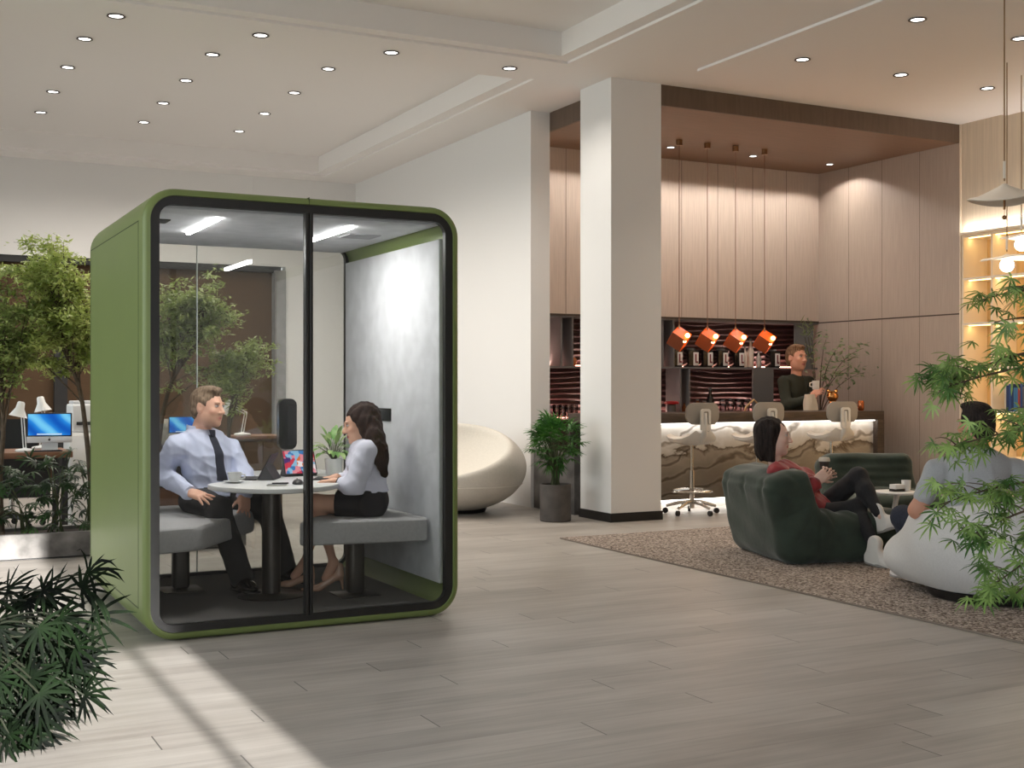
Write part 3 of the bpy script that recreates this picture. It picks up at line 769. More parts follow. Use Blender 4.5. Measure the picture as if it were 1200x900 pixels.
def tumbler(px, z, label, group, y=YN + .1, h=.15, r=.045):
    x = px_at(px); g = G(); g.lathe([(r * .8, .0015), (r, h), (r - .004, h), (r * .8 - .004, .012), (.0005, .012)], (x, y, z), 20, cap=False)
    o = g.build('glass_tumbler', M_clear); tag(o, label, 'glass', group)
for px, w in ((852, 'leftmost of the row'), (861, 'second of the row'), (870, 'third of the row'), (879, 'rightmost of the row')):
    tumbler(px, .90, 'tall clear glass on the back counter right of the wine bottle, ' + w, 'tall glasses on the back counter', h=.22, r=.05)
for i, px in enumerate((650, 657, 664, 671, 678)):
    tumbler(px, .90, 'stemless clear glass in the niche left of the column, ' + ('first', 'second', 'third', 'fourth', 'fifth')[i] + ' from its left end', 'glasses left of the column', h=.17, r=.04)
x = px_at(677.5); g = G(); g.lathe([(.03, .0015), (.05, .03), (.05, .08), (.03, .1), (.0005, .1)], (x, YN + .15, 1.513), 20); tag(g.build('orange_jar', mat('orange_ceramic', rgb(206, 120, 70), rough=.3)), 'small orange jar on the shelf seen left of the column', 'jar')
x = px_at(787); t = thing('drip_kettle', (x, YN + .02, .90), 'dark grey pot with a red top on the back counter beside the column', 'pot')
g = G(); g.lathe([(.055, .0015), (.055, .15), (.05, .16)], (x, YN + .02, .9), 20); g.build('pot', mat('pot_grey', rgb(70, 68, 70), rough=.4), t)
g = G(); g.lathe([(.085, .165), (.09, .185), (.07, .2), (.0005, .2)], (x, YN + .02, .9), 20); g.build('lid', mat('red_lacquer', rgb(150, 34, 34), rough=.3), t)
g = G(); g.lathe([(.05, .158), (.052, .168)], (x, YN + .02, .9), 20); g.build('collar', M_blackg, t)

# ---- amber cube pendants
M_brass = mat('brass', rgb(150, 112, 78), rough=.3, metal=.9)
M_amber = mat('amber_glass_shade', rgb(206, 84, 22), rough=.25, emit=rgb(255, 98, 20), estr=.35)
M_amber2 = mat('copper_shade', rgb(150, 84, 56), rough=.3, metal=.35)
def cube_lamp(x, y, zc, label):
    t = thing('cube_pendant_lamp', (x, y, zc), label, 'pendant lamp', 'amber cube pendants over the bar')
    g = G(); g.cyl((x, y, zc + .12), (x, y, 4.0), .004, n=8); g.build('cord', mat('cord_copper', rgb(120, 84, 66), rough=.5), t)
    g = G(); g.lathe([(.0005, -.06), (.035, -.06), (.035, 0)], (x, y, 3.998), 18); g.build('ceiling_rose', M_brass, t)
    e = (Euler((R(38), R(-26), R(28)), 'XYZ')).to_matrix().to_4x4(); Mx = Matrix.Translation((x, y, zc)) @ e
    h = .084; w = .006
    g = G()
    for s in (-1, 1): g.box(-h, s * h - w / 2, -h, h, s * h + w / 2, h, M=Mx)
    g.box(-h, -h, h - w, h, h, h, M=Mx); g.build('shade', M_amber, t)
    g = G(); g.box(-h - .004, -h, -h, -h, h, h, M=Mx); g.box(-h, -h, -h - .004, h, h, -h, M=Mx); g.build('copper_plate', M_amber2, t)
    f0 = (x - .065, y - .135, zc - .045); f1 = (x + .045, y - .135, zc + .045)
    g = G(); g.sphere((x + .04, y - .10, zc + .032), .026, 14); g.build('bulb', emat('amber_bulb', (1, .56, .16), 16), t)
    g = G(); g.sphere((x - .012, y - .115, zc - .03), .02, 12); g.build('bulb', emat('amber_bulb2', (1, .6, .25), 12), t)
    g = G(); g.cyl((x, y, zc + .15), (x, y, zc + .09), .01, n=10); g.build('socket', M_brass, t)
    light('amber_lamp', 'POINT', (x + .02, y - .22, zc), 2.2, (1, .55, .22), shadow_soft_size=.05)
for px, yy, w in ((796, 397, 'leftmost of four, beside the column'), (829, 398, 'second from the left of four'), (862, 399, 'third from the left of four'), (896, 400, 'rightmost of four, near the standing man')):
    a = (px - 600) / FPX; k = 11.17 / (FWD[1] + RGT[1] * a); p = P(px, yy, k)
    cube_lamp(p[0], p[1], p[2], 'glowing amber cube pendant lamp over the bar, ' + w)

# ---- bar stools
M_shellw = mat('stool_shell', rgb(216, 211, 203), rough=.4)
M_backfab = mat('stool_taupe', rgb(156, 148, 138), rough=.8)
M_chrome = mat('chrome', rgb(214, 210, 204), rough=.16, metal=.95)
def bar_stool(loc, rz, label):
    t = thing('bar_stool', (0, 0, 0), label, 'bar stool', 'bar stools along the counter')
    S_ = G()
    # shell seat: a shallow dished pad that climbs into the back spine
    prof = [(-.24, .77, .10), (-.21, .755, .17), (-.10, .735, .215), (.03, .725, .22), (.13, .735, .20), (.19, .765, .15), (.215, .82, .085)]
    top = []; bot = []
    for x, z, w in prof:
        top.append([(x, w * u, z + .03 * abs(u) ** 2.5) for u in np.linspace(-1, 1, 9)])
        bot.append([(x, w * u * .97, z - .035 + .035 * abs(u) ** 2.5) for u in np.linspace(1, -1, 9)])
    loops = [a + b for a, b in zip(top, bot)]
    S_.loft(loops); S_.build('seat', M_shellw, t)
    g = G(); g.tube([(.17, 0, .735), (.235, 0, .80), (.25, 0, .90), (.245, 0, 1.02)], [.03, .03, .028, .022], 10)
    g.build('back_spine', M_shellw, t)
    g = G(); ol = rrect(-.19, .905, .19, 1.12, .085, 8); loops = []
    for dx, ins in ((.0, .012), (.006, 0), (.026, 0), (.034, .012)):
        loops.append([(.205 + dx - .9 * (p[0] ** 2) * .8, p[0] * (1 - ins / .2), 1.012 + (p[1] - 1.012) * (1 - ins / .12)) for p in ol])
    g.loft(loops); g.build('backrest', M_backfab, t)
    g = G(); ol = rrect(-.055, .84, .055, 1.06, .03, 6); il = rrect(-.03, .90, .03, 1.035, .02, 6); n = len(ol); v = []
    for x in (.244, .268): v += [(x, p[0], p[1]) for p in ol] + [(x, p[0], p[1]) for p in il]
    f = []
    for i in range(n):
        j = (i + 1) % n; f += [(i, j, n + j, n + i), (2 * n + i, 3 * n + i, 3 * n + j, 2 * n + j), (n + i, n + j, 3 * n + j, 3 * n + i), (i, 2 * n + i, 2 * n + j, j)]
    g.add(v, f); g.build('back_bracket', M_shellw, t)
    g = G(); g.cyl((0, 0, .06), (0, 0, .44), .026, n=18); g.cyl((0, 0, .44), (0, 0, .72), .016, n=16); g.build('column', M_chrome, t)
    g = G(); g.tube([(.2 * math.cos(a), .2 * math.sin(a), .235) for a in np.linspace(0, 2 * math.pi, 33)[:-1]], .012, 8, closed=True)
    for a in (0, 120, 240): g.tube([(0, 0, .25), (.2 * math.cos(R(a)), .2 * math.sin(R(a)), .235)], .008, 6)
    g.build('foot_ring', M_chrome, t)
    for k in range(5):
        a = R(72 * k + 10); c, s_ = math.cos(a), math.sin(a)
        g = G(); g.tube([(.02 * c, .02 * s_, .125), (.12 * c, .12 * s_, .115), (.26 * c, .26 * s_, .075)], [.024, .019, .014], 8); b = g.build('base_arm', M_chrome, t)
        g = G(); g.cyl((.27 * c - .012 * s_, .27 * s_ + .012 * c, .029), (.27 * c + .012 * s_, .27 * s_ - .012 * c, .029), .028, n=14); g.build('caster', M_black, b)
    t.location = loc; t.rotation_euler = (0, 0, rz)
    return t
st0 = bar_stool((7.25, 10.10, .0005), R(-94), 'white shell bar stool nearest the column, its chrome star base in view')
dup(st0, (8.07, 10.10, .0005), 'white shell bar stool half hidden behind the dark-haired woman\'s head', R(-92))
dup(st0, (9.07, 10.10, .0005), 'white shell bar stool at the right end of the counter', R(-97))

# gold figure, mug, cloth and counter things
M_gold = mat('polished_gold', rgb(212, 150, 92), rough=.14, metal=1)
gf = thing('gold_ornament', (9.72, 10.8, CT), 'small shiny gold ornament standing on the bar counter by the right stool', 'ornament')
s_ = SDF((9.55, 10.65, .98), (9.9, 10.95, 1.35), .006)
s_.ell((9.72, 10.8, 1.06), (.055, .05, .06)); s_.ell((9.72, 10.8, 1.165), (.07, .062, .062)); s_.ell((9.66, 10.8, 1.225), (.022, .018, .022), k=.01); s_.ell((9.775, 10.8, 1.225), (.022, .018, .022), k=.01)
s_.cone((9.695, 10.79, 1.03), (9.69, 10.78, 1.012), .024, .024, k=.01); s_.cone((9.745, 10.79, 1.03), (9.75, 10.78, 1.012), .024, .024, k=.01)
s_.plane((0, 0, 1.001), (0, 0, -1)); s_.build('body', M_gold, gf)
g = G(); g.lathe([(.06, .0005), (.06, .004), (.0005, .004)], (9.72, 10.8, CT), 20); g.build('base_disc', M_gold, gf)
tag(G().lathe([(.028, .0005), (.036, .02), (.036, .1), (.03, .115), (.0005, .115)], (9.98, 10.62, CT), 20).build('copper_cup', mat('copper', rgb(196, 116, 74), rough=.2, metal=1)), 'small copper cup at the right end of the bar counter', 'cup')
hc = thing('bentwood_chair', (9.35, 11.75, 0), 'pale bentwood chair hoop showing in front of the standing man', 'chair')
M_bent = mat('bent_wood', rgb(186, 150, 104), rough=.5)
g = G(); g.tube([(9.16, 11.72, .46), (9.15, 11.72, .85), (9.2, 11.72, 1.03), (9.32, 11.72, 1.12), (9.42, 11.72, 1.03), (9.50, 11.72, .88), (9.53, 11.72, .46)], .012, 8); g.build('back_hoop', M_bent, hc)
g = G(); g.lathe([(.19, .44), (.2, .45), (.2, .465), (.19, .475), (.0005, .475)], (9.345, 11.56, 0), 28); g.build('seat', M_bent, hc)
for dx, dy in ((-.13, -.13), (.13, -.13), (-.13, .13), (.13, .13)): G().cyl((9.345 + dx, 11.56 + dy, .44), (9.345 + dx * 1.3, 11.56 + dy * 1.3, .001), .015, .012, 10).build('leg', M_bent, hc)

# ================================================================ BOOKCASE AND WIDE PENDANTS ON THE RIGHT
M_oak = mat('lit_oak', rgb(214, 182, 130), rough=.5, noise=.08, nscale=5, stretch=(9, 9, .3))
M_bkframe = mat('shelf_white', rgb(238, 226, 206), rough=.5)
bk = thing('bookcase', (XR + .2, 7.4, 0), 'built-in oak bookcase with warm lit square compartments in the right wall', 'bookcase')
g = G(); g.box(XR + .38, 5.0, 0, XR + .40, YC - .005, 2.96); g.build('back_panel', M_oak, bk)
ys = [9.82, 9.42, 8.98, 8.5, 8.0, 7.5, 7.0, 6.5, 6.0, 5.5, 5.02]; zl = [.02, .5, 1.0, 1.48, 1.97, 2.47, 2.945]
g = G()
for z in zl: g.box(XR + .0, 5.0, z - .012, XR + .379, YC - .03, z + .012)
g.build('shelf', M_bkframe, bk)
g = G()
for y in ys: g.box(XR + .002, y - .011, .01, XR + .378, y + .011, 2.95)
g.build('divider', M_bkframe, bk)
for z in zl[1:]:
    g = G(); g.box(XR + .05, 5.05, z - .02, XR + .075, 9.78, z - .0122); g.build('light_strip', emat('shelf_warm_led', (1, .66, .26), 6), bk)
for z in zl[1:]: light('bookcase_led', 'AREA', (XR + .10, 8.4, z - .022), 3.4, (1, .66, .26), rot=(0, R(-18), 0), shape='RECTANGLE', size=.03, size_y=2.8)
light('bookcase_uplight', 'AREA', (XR - .06, 7.4, 2.985), 20, (1, .93, .86), rot=(0, R(180 + 20), 0), shape='RECTANGLE', size=.03, size_y=4.8)
g = G(); g.box(XR - .075, 5.05, 2.955, XR - .002, 9.80, 2.978); g.build('cornice', M_bkframe, bk)
bcols = [rgb(40, 70, 120), rgb(30, 50, 90), rgb(200, 190, 170), rgb(60, 110, 150), rgb(150, 60, 50), rgb(90, 90, 95)]
nb = 0
bnames = ['bright blue', 'navy', 'cream', 'teal blue', 'brick red', 'dark grey']; onames = ['first', 'second', 'third', 'fourth', 'fifth', 'sixth', 'seventh', 'eighth', 'ninth', 'tenth']
for (ya, yb, zb, n, shn) in ((9.02, 9.38, 1.0, 9, 'waist-high bookcase shelf, second column from the taupe wall'), (8.54, 8.94, 1.0, 9, 'waist-high bookcase shelf, third column from the taupe wall'), (8.55, 8.9, 2.0 - .018, 5, 'high bookcase shelf, third column from the taupe wall')):
    y = ya + .01
    for k in range(n):
        wd = rng.uniform(.026, .04); h = rng.uniform(.26, .34); c = bcols[rng.randrange(6)]
        if y + wd > yb: break
        t = thing('book', (XR + .15, y + wd / 2, zb + .013), f'{bnames[bcols.index(c)]} book, {onames[k]} from the right, {shn}', 'book', 'books in the bookcase')
        G().rbox(XR + .05, y, zb + .0135, XR + .25, y + wd - .002, zb + h, .003, 2).build('cover', mat('book_%d' % bcols.index(c), c, rough=.6), t)
        G().box(XR + .055, y + .004, zb + .02, XR + .252, y + wd - .006, zb + h - .006).build('pages', mat('paper', rgb(230, 224, 210), rough=.8), t)
        y += wd; nb += 1
for (yc, zb, w, h, lab) in ((8.74, 2.484, .3, .34, 'white framed print standing on the top lit shelf of the bookcase'), (8.74, 1.494, .28, .3, 'white framed print standing on a middle lit shelf of the bookcase')):
    t = thing('framed_print', (XR + .3, yc, zb), lab, 'picture')
    G().rbox(XR + .25, yc - w / 2, zb + .002, XR + .275, yc + w / 2, zb + h, .004, 2).build('frame', mat('print_frame', rgb(236, 234, 230), rough=.5), t)
    G().box(XR + .247, yc - w / 2 + .03, zb + .03, XR + .2495, yc + w / 2 - .03, zb + h - .03).build('print', mat('grey_print', rgb(186, 190, 192), rough=.7, noise=.5, nscale=8), t)

M_hat = mat('cream_metal_shade', rgb(226, 217, 205), rough=.55)
M_cord = mat('bronze_cord', rgb(150, 122, 92), rough=.5, metal=.5)
def hat_lamp(px, py, d, r, tilt, label, globe, zc=ZC - .022, tall=.09):
    p = P(px, py, d); t = thing('disc_pendant_lamp', p, label, 'pendant lamp', 'cream disc pendants over the lounge')
    ph = rng.uniform(0, 6)
    n = 48; prof = [(.012, tall + .012), (.03, tall), (.2 * r, tall * .88), (.42 * r, tall * .6), (.7 * r, tall * .24), (.9 * r, .012), (r, 0)]
    g = G(); loops = []
    def ring_(rr, z, dz): return [(p[0] + rr * math.cos(a), p[1] + rr * math.sin(a), p[2] + z + dz + tilt * (rr / r) ** 2 * math.sin(2 * a + ph) + tilt * .6 * (rr / r) * math.cos(a)) for a in np.linspace(0, 2 * math.pi, n, endpoint=False)]
    for rr, z in prof: loops.append(ring_(rr, z, 0))
    for rr, z in prof[::-1]: loops.append(ring_(max(rr - .003, .004), z, -.006))
    g.loft(loops); g.build('shade', M_hat, t)
    g = G(); g.cyl((p[0], p[1], p[2] + tall + .03), (p[0], p[1], zc), .005, n=8); g.build('cord', M_cord, t)
    g = G(); g.cyl((p[0], p[1], p[2] + tall + .05), (p[0], p[1], p[2] + tall + .17), .011, n=10); g.build('cord_sleeve', M_hat, t)
    if globe:
        g = G(); g.sphere((p[0], p[1], p[2] - .06), .062, 20); g.build('globe', emat('globe_glow', (1, .93, .8), 7), t)
        light('globe_lamp', 'POINT', (p[0], p[1], p[2] - .16), 9, (1, .88, .7), shadow_soft_size=.06)
    else:
        g = G(); g.cyl((p[0], p[1], p[2] + tall), (p[0], p[1], p[2] - .07), .009, n=10); g.build('stem', M_brass, t)
        g = G(); g.cyl((p[0], p[1], p[2] - .07), (p[0], p[1], p[2] - .11), .002, n=6); g.sphere((p[0], p[1], p[2] - .125), .016, 12); g.build('finial', M_brass, t)
hat_lamp(1177, 234, 8.6, .25, .022, 'large cream wavy-brimmed pendant lamp with a brass finial, highest of the three', False, tall=.10)
hat_lamp(1180, 303, 10.95, .225, .014, 'cream disc pendant lamp with a glowing round bulb, lowest of the three', True, tall=.03)
hat_lamp(1197, 279, 11.4, .19, -.02, 'small cream tilted disc pendant lamp at the picture\'s right edge', True, tall=.03)
# ================================================================ THE LOUNGE
M_rug = bpy.data.materials.new('boucle_rug'); M_rug.use_nodes = True
_nt = M_rug.node_tree; _b = _nt.nodes['Principled BSDF']; _b.inputs['Roughness'].default_value = 1; _b.inputs['Specular IOR Level'].default_value = .1
_tc = _nt.nodes.new('ShaderNodeTexCoord'); _v = _nt.nodes.new('ShaderNodeTexVoronoi'); _v.inputs['Scale'].default_value = 75; _nt.links.new(_tc.outputs['Object'], _v.inputs['Vector'])
_c = _nt.nodes.new('ShaderNodeValToRGB'); _nt.links.new(_v.outputs['Color'], _c.inputs[0]); _e = _c.color_ramp.elements
_e[0].position = .2; _e[0].color = (*rgb(98, 85, 77), 1); _e[1].position = .8; _e[1].color = (*rgb(196, 181, 169), 1)
_nt.links.new(_c.outputs[0], _b.inputs['Base Color'])
_bp = _nt.nodes.new('ShaderNodeBump'); _bp.inputs['Strength'].default_value = 1; _bp.inputs['Distance'].default_value = .012; _bp.invert = True
_nt.links.new(_v.outputs['Distance'], _bp.inputs['Height']); _nt.links.new(_bp.outputs[0], _b.inputs['Normal'])
RZ = .014
rug = thing('rug', (7.6, 6.2, 0), 'large brown and beige looped rug under the lounge seating', 'rug')
G().rbox(5.115, 3.2, .0005, 10.1, 8.98, RZ, .005, 2).build('pile', M_rug, rug)
g = G()
g.rbox(5.10, 3.185, .0004, 5.117, 8.995, RZ - .003, .004, 2); g.rbox(10.098, 3.185, .0004, 10.115, 8.995, RZ - .003, .004, 2)
g.rbox(5.10, 8.978, .0004, 10.115, 8.995, RZ - .003, .004, 2); g.rbox(5.10, 3.185, .0004, 10.115, 3.202, RZ - .003, .004, 2)
g.build('binding', mat('rug_binding', rgb(128, 116, 106), rough=.9), rug)

M_green_v = mat('forest_green_velvet', rgb(46, 57, 48), rough=.85, sheen=.25, noise=.16, nscale=7, bump=.18, bscale=26)
def rot2(p, a): return (p[0] * math.cos(a) - p[1] * math.sin(a), p[0] * math.sin(a) + p[1] * math.cos(a))
def soft_sofa(c, rz, label, w=.50):
    """low quilted lounge chair, facing local +x"""
    t = thing('lounge_sofa', (c[0], c[1], RZ), label, 'lounge sofa', 'green velvet lounge sofas')
    s = SDF((-.66, -w - .12, -.02), (.64, w + .12, .86), .0115)
    s.rbox((.10, 0, .185), (.46, w, .19), .11, k=0)
    a = R(-13); M = [[math.cos(a), 0, math.sin(a)], [0, 1, 0], [-math.sin(a), 0, math.cos(a)]]
    s.rbox((-.31, 0, .35), (.19, w - .01, .315), .10, M=M, k=.13)
    s.cone((-.37, -w + .12, .585), (-.37, w - .12, .585), .075, k=.05)            # rolled top edge
    # seams pulled into the upholstery
    for y in (-w + .17, w - .17): s.cone((-.56, y, .0), (-.55, y, .74), .012, k=.05, sub=True)
    s.cone((-.56, 0, .0), (-.55, 0, .74), .010, k=.045, sub=True)
    s.cone((-.54, -w, .57), (-.54, w, .57), .010, k=.04, sub=True)
    for i, z in enumerate((.40, .46, .53, .60)):                                 # quilting across the inner back
        s.cone((-.118 - .016 * i, -w + .04, z), (-.118 - .016 * i, w - .04, z),   .016, k=.06, sub=True)
    for x in (.02, .16, .30): s.cone((x, -w + .05, .385), (x, w - .05, .385), .010, k=.045, sub=True)
    def pleats(X, Y, Z):                                                         # soft pleats where seat and back meet on the sides
        side = np.clip((np.abs(Y) - w + .14) / .12, 0, 1); rr = np.sqrt((X + .16) ** 2 + (Z - .46) ** 2); th = np.arctan2(Z - .46, X + .16)
        return .010 * side * np.maximum(np.sin(th * 11), 0) ** 3 * np.exp(-((rr - .24) / .15) ** 2)
    s.fn(pleats)
    s.fn(lambda X, Y, Z: .006 * np.sin(9 * X + 7 * Y + 3) * np.sin(11 * Z + 5 * Y) + .0025 * np.sin(31 * X - 17 * Z + 12 * Y))
    s.plane((0, 0, .004), (0, 0, -1))
    o = s.build('upholstery', M_green_v, None, origin=(0, 0, 0)); o.parent = t
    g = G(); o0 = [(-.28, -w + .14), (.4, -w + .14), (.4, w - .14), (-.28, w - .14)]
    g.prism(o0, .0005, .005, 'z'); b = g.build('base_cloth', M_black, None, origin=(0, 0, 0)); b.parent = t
    t.rotation_euler = (0, 0, rz)
    return t
soft_sofa((6.25, 7.20), R(-15), 'green velvet lounge sofa seen from behind, the dark-haired woman sitting in it')
soft_sofa((7.70, 7.98), R(-112), 'green velvet lounge sofa facing the camera, beyond the crossed knees', w=.42)

# grey rounded armchair carrying the man in the grey shirt
M_greyfab = mat('light_grey_fabric', rgb(204, 202, 201), rough=.95, noise=.03, nscale=90, bump=.2, bscale=350)
GC = np.array((6.03, 5.31)); GA = R(96)
def loc(p, c, a): x, y = rot2((p[0], p[1]), a); return (c[0] + x, c[1] + y, p[2])
ac = thing('tub_armchair', (GC[0], GC[1], RZ), 'pale grey rounded armchair at the right, the man in grey sitting in it', 'armchair')
s = SDF((-.72, -.62, -.02), (.80, .62, .80), .012)
s.ell((-.02, 0, .33), (.52, .52, .42), k=0); s.ell((.36, 0, .20), (.34, .36, .20), k=.12)
s.plane((-.48, 0, .66), (.20, 0, 1)); s.ell((.12, 0, .72), (.42, .40, .38), k=.06, sub=True)
s.plane((0, 0, .06), (0, 0, -1))
o = s.build('upholstery', M_greyfab, None, origin=(0, 0, 0)); o.parent = ac
g = G(); g.lathe([(.37, .0005), (.39, .01), (.41, .059)], (-.04, 0, 0), 40); o = g.build('plinth', M_black, None, origin=(0, 0, 0)); o.parent = ac
ac.rotation_euler = (0, 0, GA)

# cream oval sofa by the white wall
M_cream = mat('cream_bouclette', rgb(214, 207, 196), rough=.9, noise=.03, nscale=60, bump=.15, bscale=240)
cs_ = thing('oval_sofa', (5.28, 11.45, 0), 'cream rounded shell sofa against the white wall, right of the booth', 'sofa')
s = SDF((4.4, 10.4, -.02), (6.1, 12.5, 1.0), .013)
s.ell((5.27, 11.45, .46), (.68, .86, .455), k=0); s.plane((0, 0, .03), (0, 0, -1))
s.ell((4.92, 11.02, .86), (.70, .74, .46), k=.07, sub=True)
s.build('shell', M_cream, cs_)
g = G(); pts = []
for a in np.linspace(0, 2 * math.pi, 60, endpoint=False):
    z = .30; k = math.sqrt(1 - ((z - .46) / .455) ** 2); pts.append((5.27 + (.68 * k + .002) * math.cos(a), 11.45 + (.86 * k + .002) * math.sin(a), z))
g.tube(pts, .007, 6, closed=True); g.build('seam_piping', mat('cream_piping', rgb(226, 219, 208), rough=.8), cs_)
g = G(); g.lathe([(.30, .0005), (.32, .035)], (5.27, 11.45, 0), 30); g.build('base', M_black, cs_)

# little round table between the seats
st = thing('side_table', P(1049, 577, 9.5) * np.array((1, 1, 0)) + np.array((0, 0, RZ)), 'small white round side table between the lounge seats', 'side table')
M_white = mat('white_gloss', rgb(236, 234, 231), rough=.3)
sx, sy, _ = st.location; TZ = .475
g = G(); g.lathe([(.165, TZ - .018), (.17, TZ - .012), (.17, TZ - .003), (.165, TZ)], (sx, sy, 0), 40); g.build('tabletop', M_white, st)
g = G(); g.tube([(sx - .06, sy, RZ + .012), (sx - .03, sy, .25), (sx + .02, sy, TZ - .02)], [.018, .016, .022], 12); g.build('stem', M_white, st)
g = G(); g.lathe([(.13, RZ + .0005), (.13, RZ + .008), (.02, RZ + .016)], (sx - .05, sy, 0), 30); g.build('foot', M_white, st)
def on_table(dx, dy): return (sx + dx, sy + dy, TZ)
x, y, z = on_table(.085, -.03); g = G(); g.lathe([(.026, .0008), (.034, .02), (.036, .085), (.033, .085), (.03, .02), (.0005, .012)], (x, y, z), 22, cap=False); mg = g.build('white_mug', M_white); tag(mg, 'white mug on the small round side table beside the man\'s arm', 'mug')
x, y, z = on_table(.0, -.02); bx = thing('snack_box', (x, y, z), 'small white box with dark base on the round side table', 'box')
G().rbox(x - .05, y - .035, z + .001, x + .05, y + .035, z + .02, .003, 2).build('base', M_black, bx); G().rbox(x - .048, y - .033, z + .02, x + .048, y + .033, z + .055, .004, 2).build('box', M_white, bx)
# ================================================================ PEOPLE
def nrm(v): v = np.array(v, float); return v / (np.linalg.norm(v) + 1e-12)
CR = np.array((RGT[0], RGT[1], 0.)); CU = np.array((0., 0., 1.)); CD_ = np.array((FWD[0], FWD[1], 0.))
def cdir(r, u, d): return nrm(CR * r + CU * u + CD_ * d)     # a direction given as right / up / away
M_skin = mat('skin', (.6, .4, .3), rough=.55, attr=True)
def head_frame(f, up):
    f = nrm(f); r = nrm(np.cross(f, up)); u = np.cross(r, f); return r, f, u          # r is the person's right-hand side
def add_head(s, c, f, up, sc, fem=False, smile=0):
    r, fw_, u = head_frame(f, up); M = np.stack([r, fw_, u], 1)
    def q(a, b, c_): return c + (r * a + fw_ * b + u * c_) * sc
    E = lambda p, rad, k=.012, **kw: s.ell(q(*p), tuple(v * sc for v in rad), M=M, k=k * sc, **kw)
    j = .92 if fem else 1.0
    E((0, -.018, .040), (.074, .094, .083)); E((0, .022, -.010), (.064 * j, .072, .095), .03)
    E((0, .040, -.062), (.050 * j, .046, .046), .03); E((0, .072, -.094), (.022 * j, .020, .018), .025)
    for sd in (-1, 1):
        E((sd * .044 * j, .020, -.066), (.020, .040, .034), .03)                       # jaw corner
        E((sd * .036, .066, -.018), (.024, .022, .020), .02)                            # cheek
        E((sd * .031, .100, .016), (.0165, .014, .0125), .010, sub=True)                # eye socket
        E((sd * .031, .083, .014), (.0125, .0120, .0115), .004)                         # eyeball
        E((sd * .029, .089, .032), (.020, .010, .0065), .012)                           # brow
        E((sd * .075, -.008, -.002), (.009, .020, .032), .010); E((sd * .083, .002, .002), (.006, .009, .016), .006, sub=True)
    s.cone(q(0, .090, .018), q(0, .114, -.024), .0075 * sc, .0115 * sc, k=.012 * sc)
    for sd in (-1, 1): E((sd * .011, .102, -.027), (.009, .011, .008), .008)
    E((0, .089, -.053), (.024, .012, .0055), .006); E((0, .087, -.064), (.020, .012, .0065), .006)
    s.cone(q(-.024, .094, -.0585 + .004 * smile), q(.024, .094, -.0585 + .004 * smile), .0020 * sc, k=.005 * sc, sub=True)
def head_tint(base, c, f, up, sc, lip, brow, stubble=0, iris=(.03, .02, .015), fem=False):
    r, fw_, u = head_frame(f, up)
    base = np.array(base)
    def fn(v):
        out = np.repeat(base[None], len(v), 0).astype(np.float32)
        d = (v - c) / sc; a, b, z = d @ r, d @ fw_, d @ u
        near = (np.abs(a) < .12) & (np.abs(b) < .14) & (np.abs(z) < .14)
        def blend(m, col, w=1.0):
            m = np.clip(m, 0, 1) * w * near; out[:] = out * (1 - m[:, None]) + np.array(col)[None] * m[:, None]
        def el(p, rad, soft=.35): return (1 - np.sqrt(((a - p[0]) / rad[0]) ** 2 + ((b - p[1]) / rad[1]) ** 2 + ((z - p[2]) / rad[2]) ** 2)) / soft
        for sd in (-1, 1):
            blend(el((sd * .046, .066, -.022), (.028, .03, .022), .9), base * np.array((1.0, .72, .68)), .45)
            blend(el((sd * .031, .088, .014), (.0175, .02, .0085), .3), (.50, .46, .43))
            blend(el((sd * .030, .096, .014), (.0065, .014, .0085), .3), iris)
            blend(el((sd * .031, .088, .0225), (.020, .02, .0035), .5), (.05, .03, .025), .85)
            blend(el((sd * .031, .092, .034), (.023, .022, .0055), .5), brow, .85)
        if stubble:
            m = np.clip((-.028 - z) / .02, 0, 1) * np.clip((b - .0) / .03, 0, 1) * (z > -.125); blend(m, brow, stubble)
        blend(el((0, .095, -.0585), (.027, .022, .013), .35), lip)
        blend(el((0, .098, -.0585), (.022, .020, .0022), .6), (.16, .05, .05), .8)
        blend(el((0, .112, -.030), (.018, .02, .012), .8), base * np.array((1, .8, .76)), .4)
        return out
    return fn
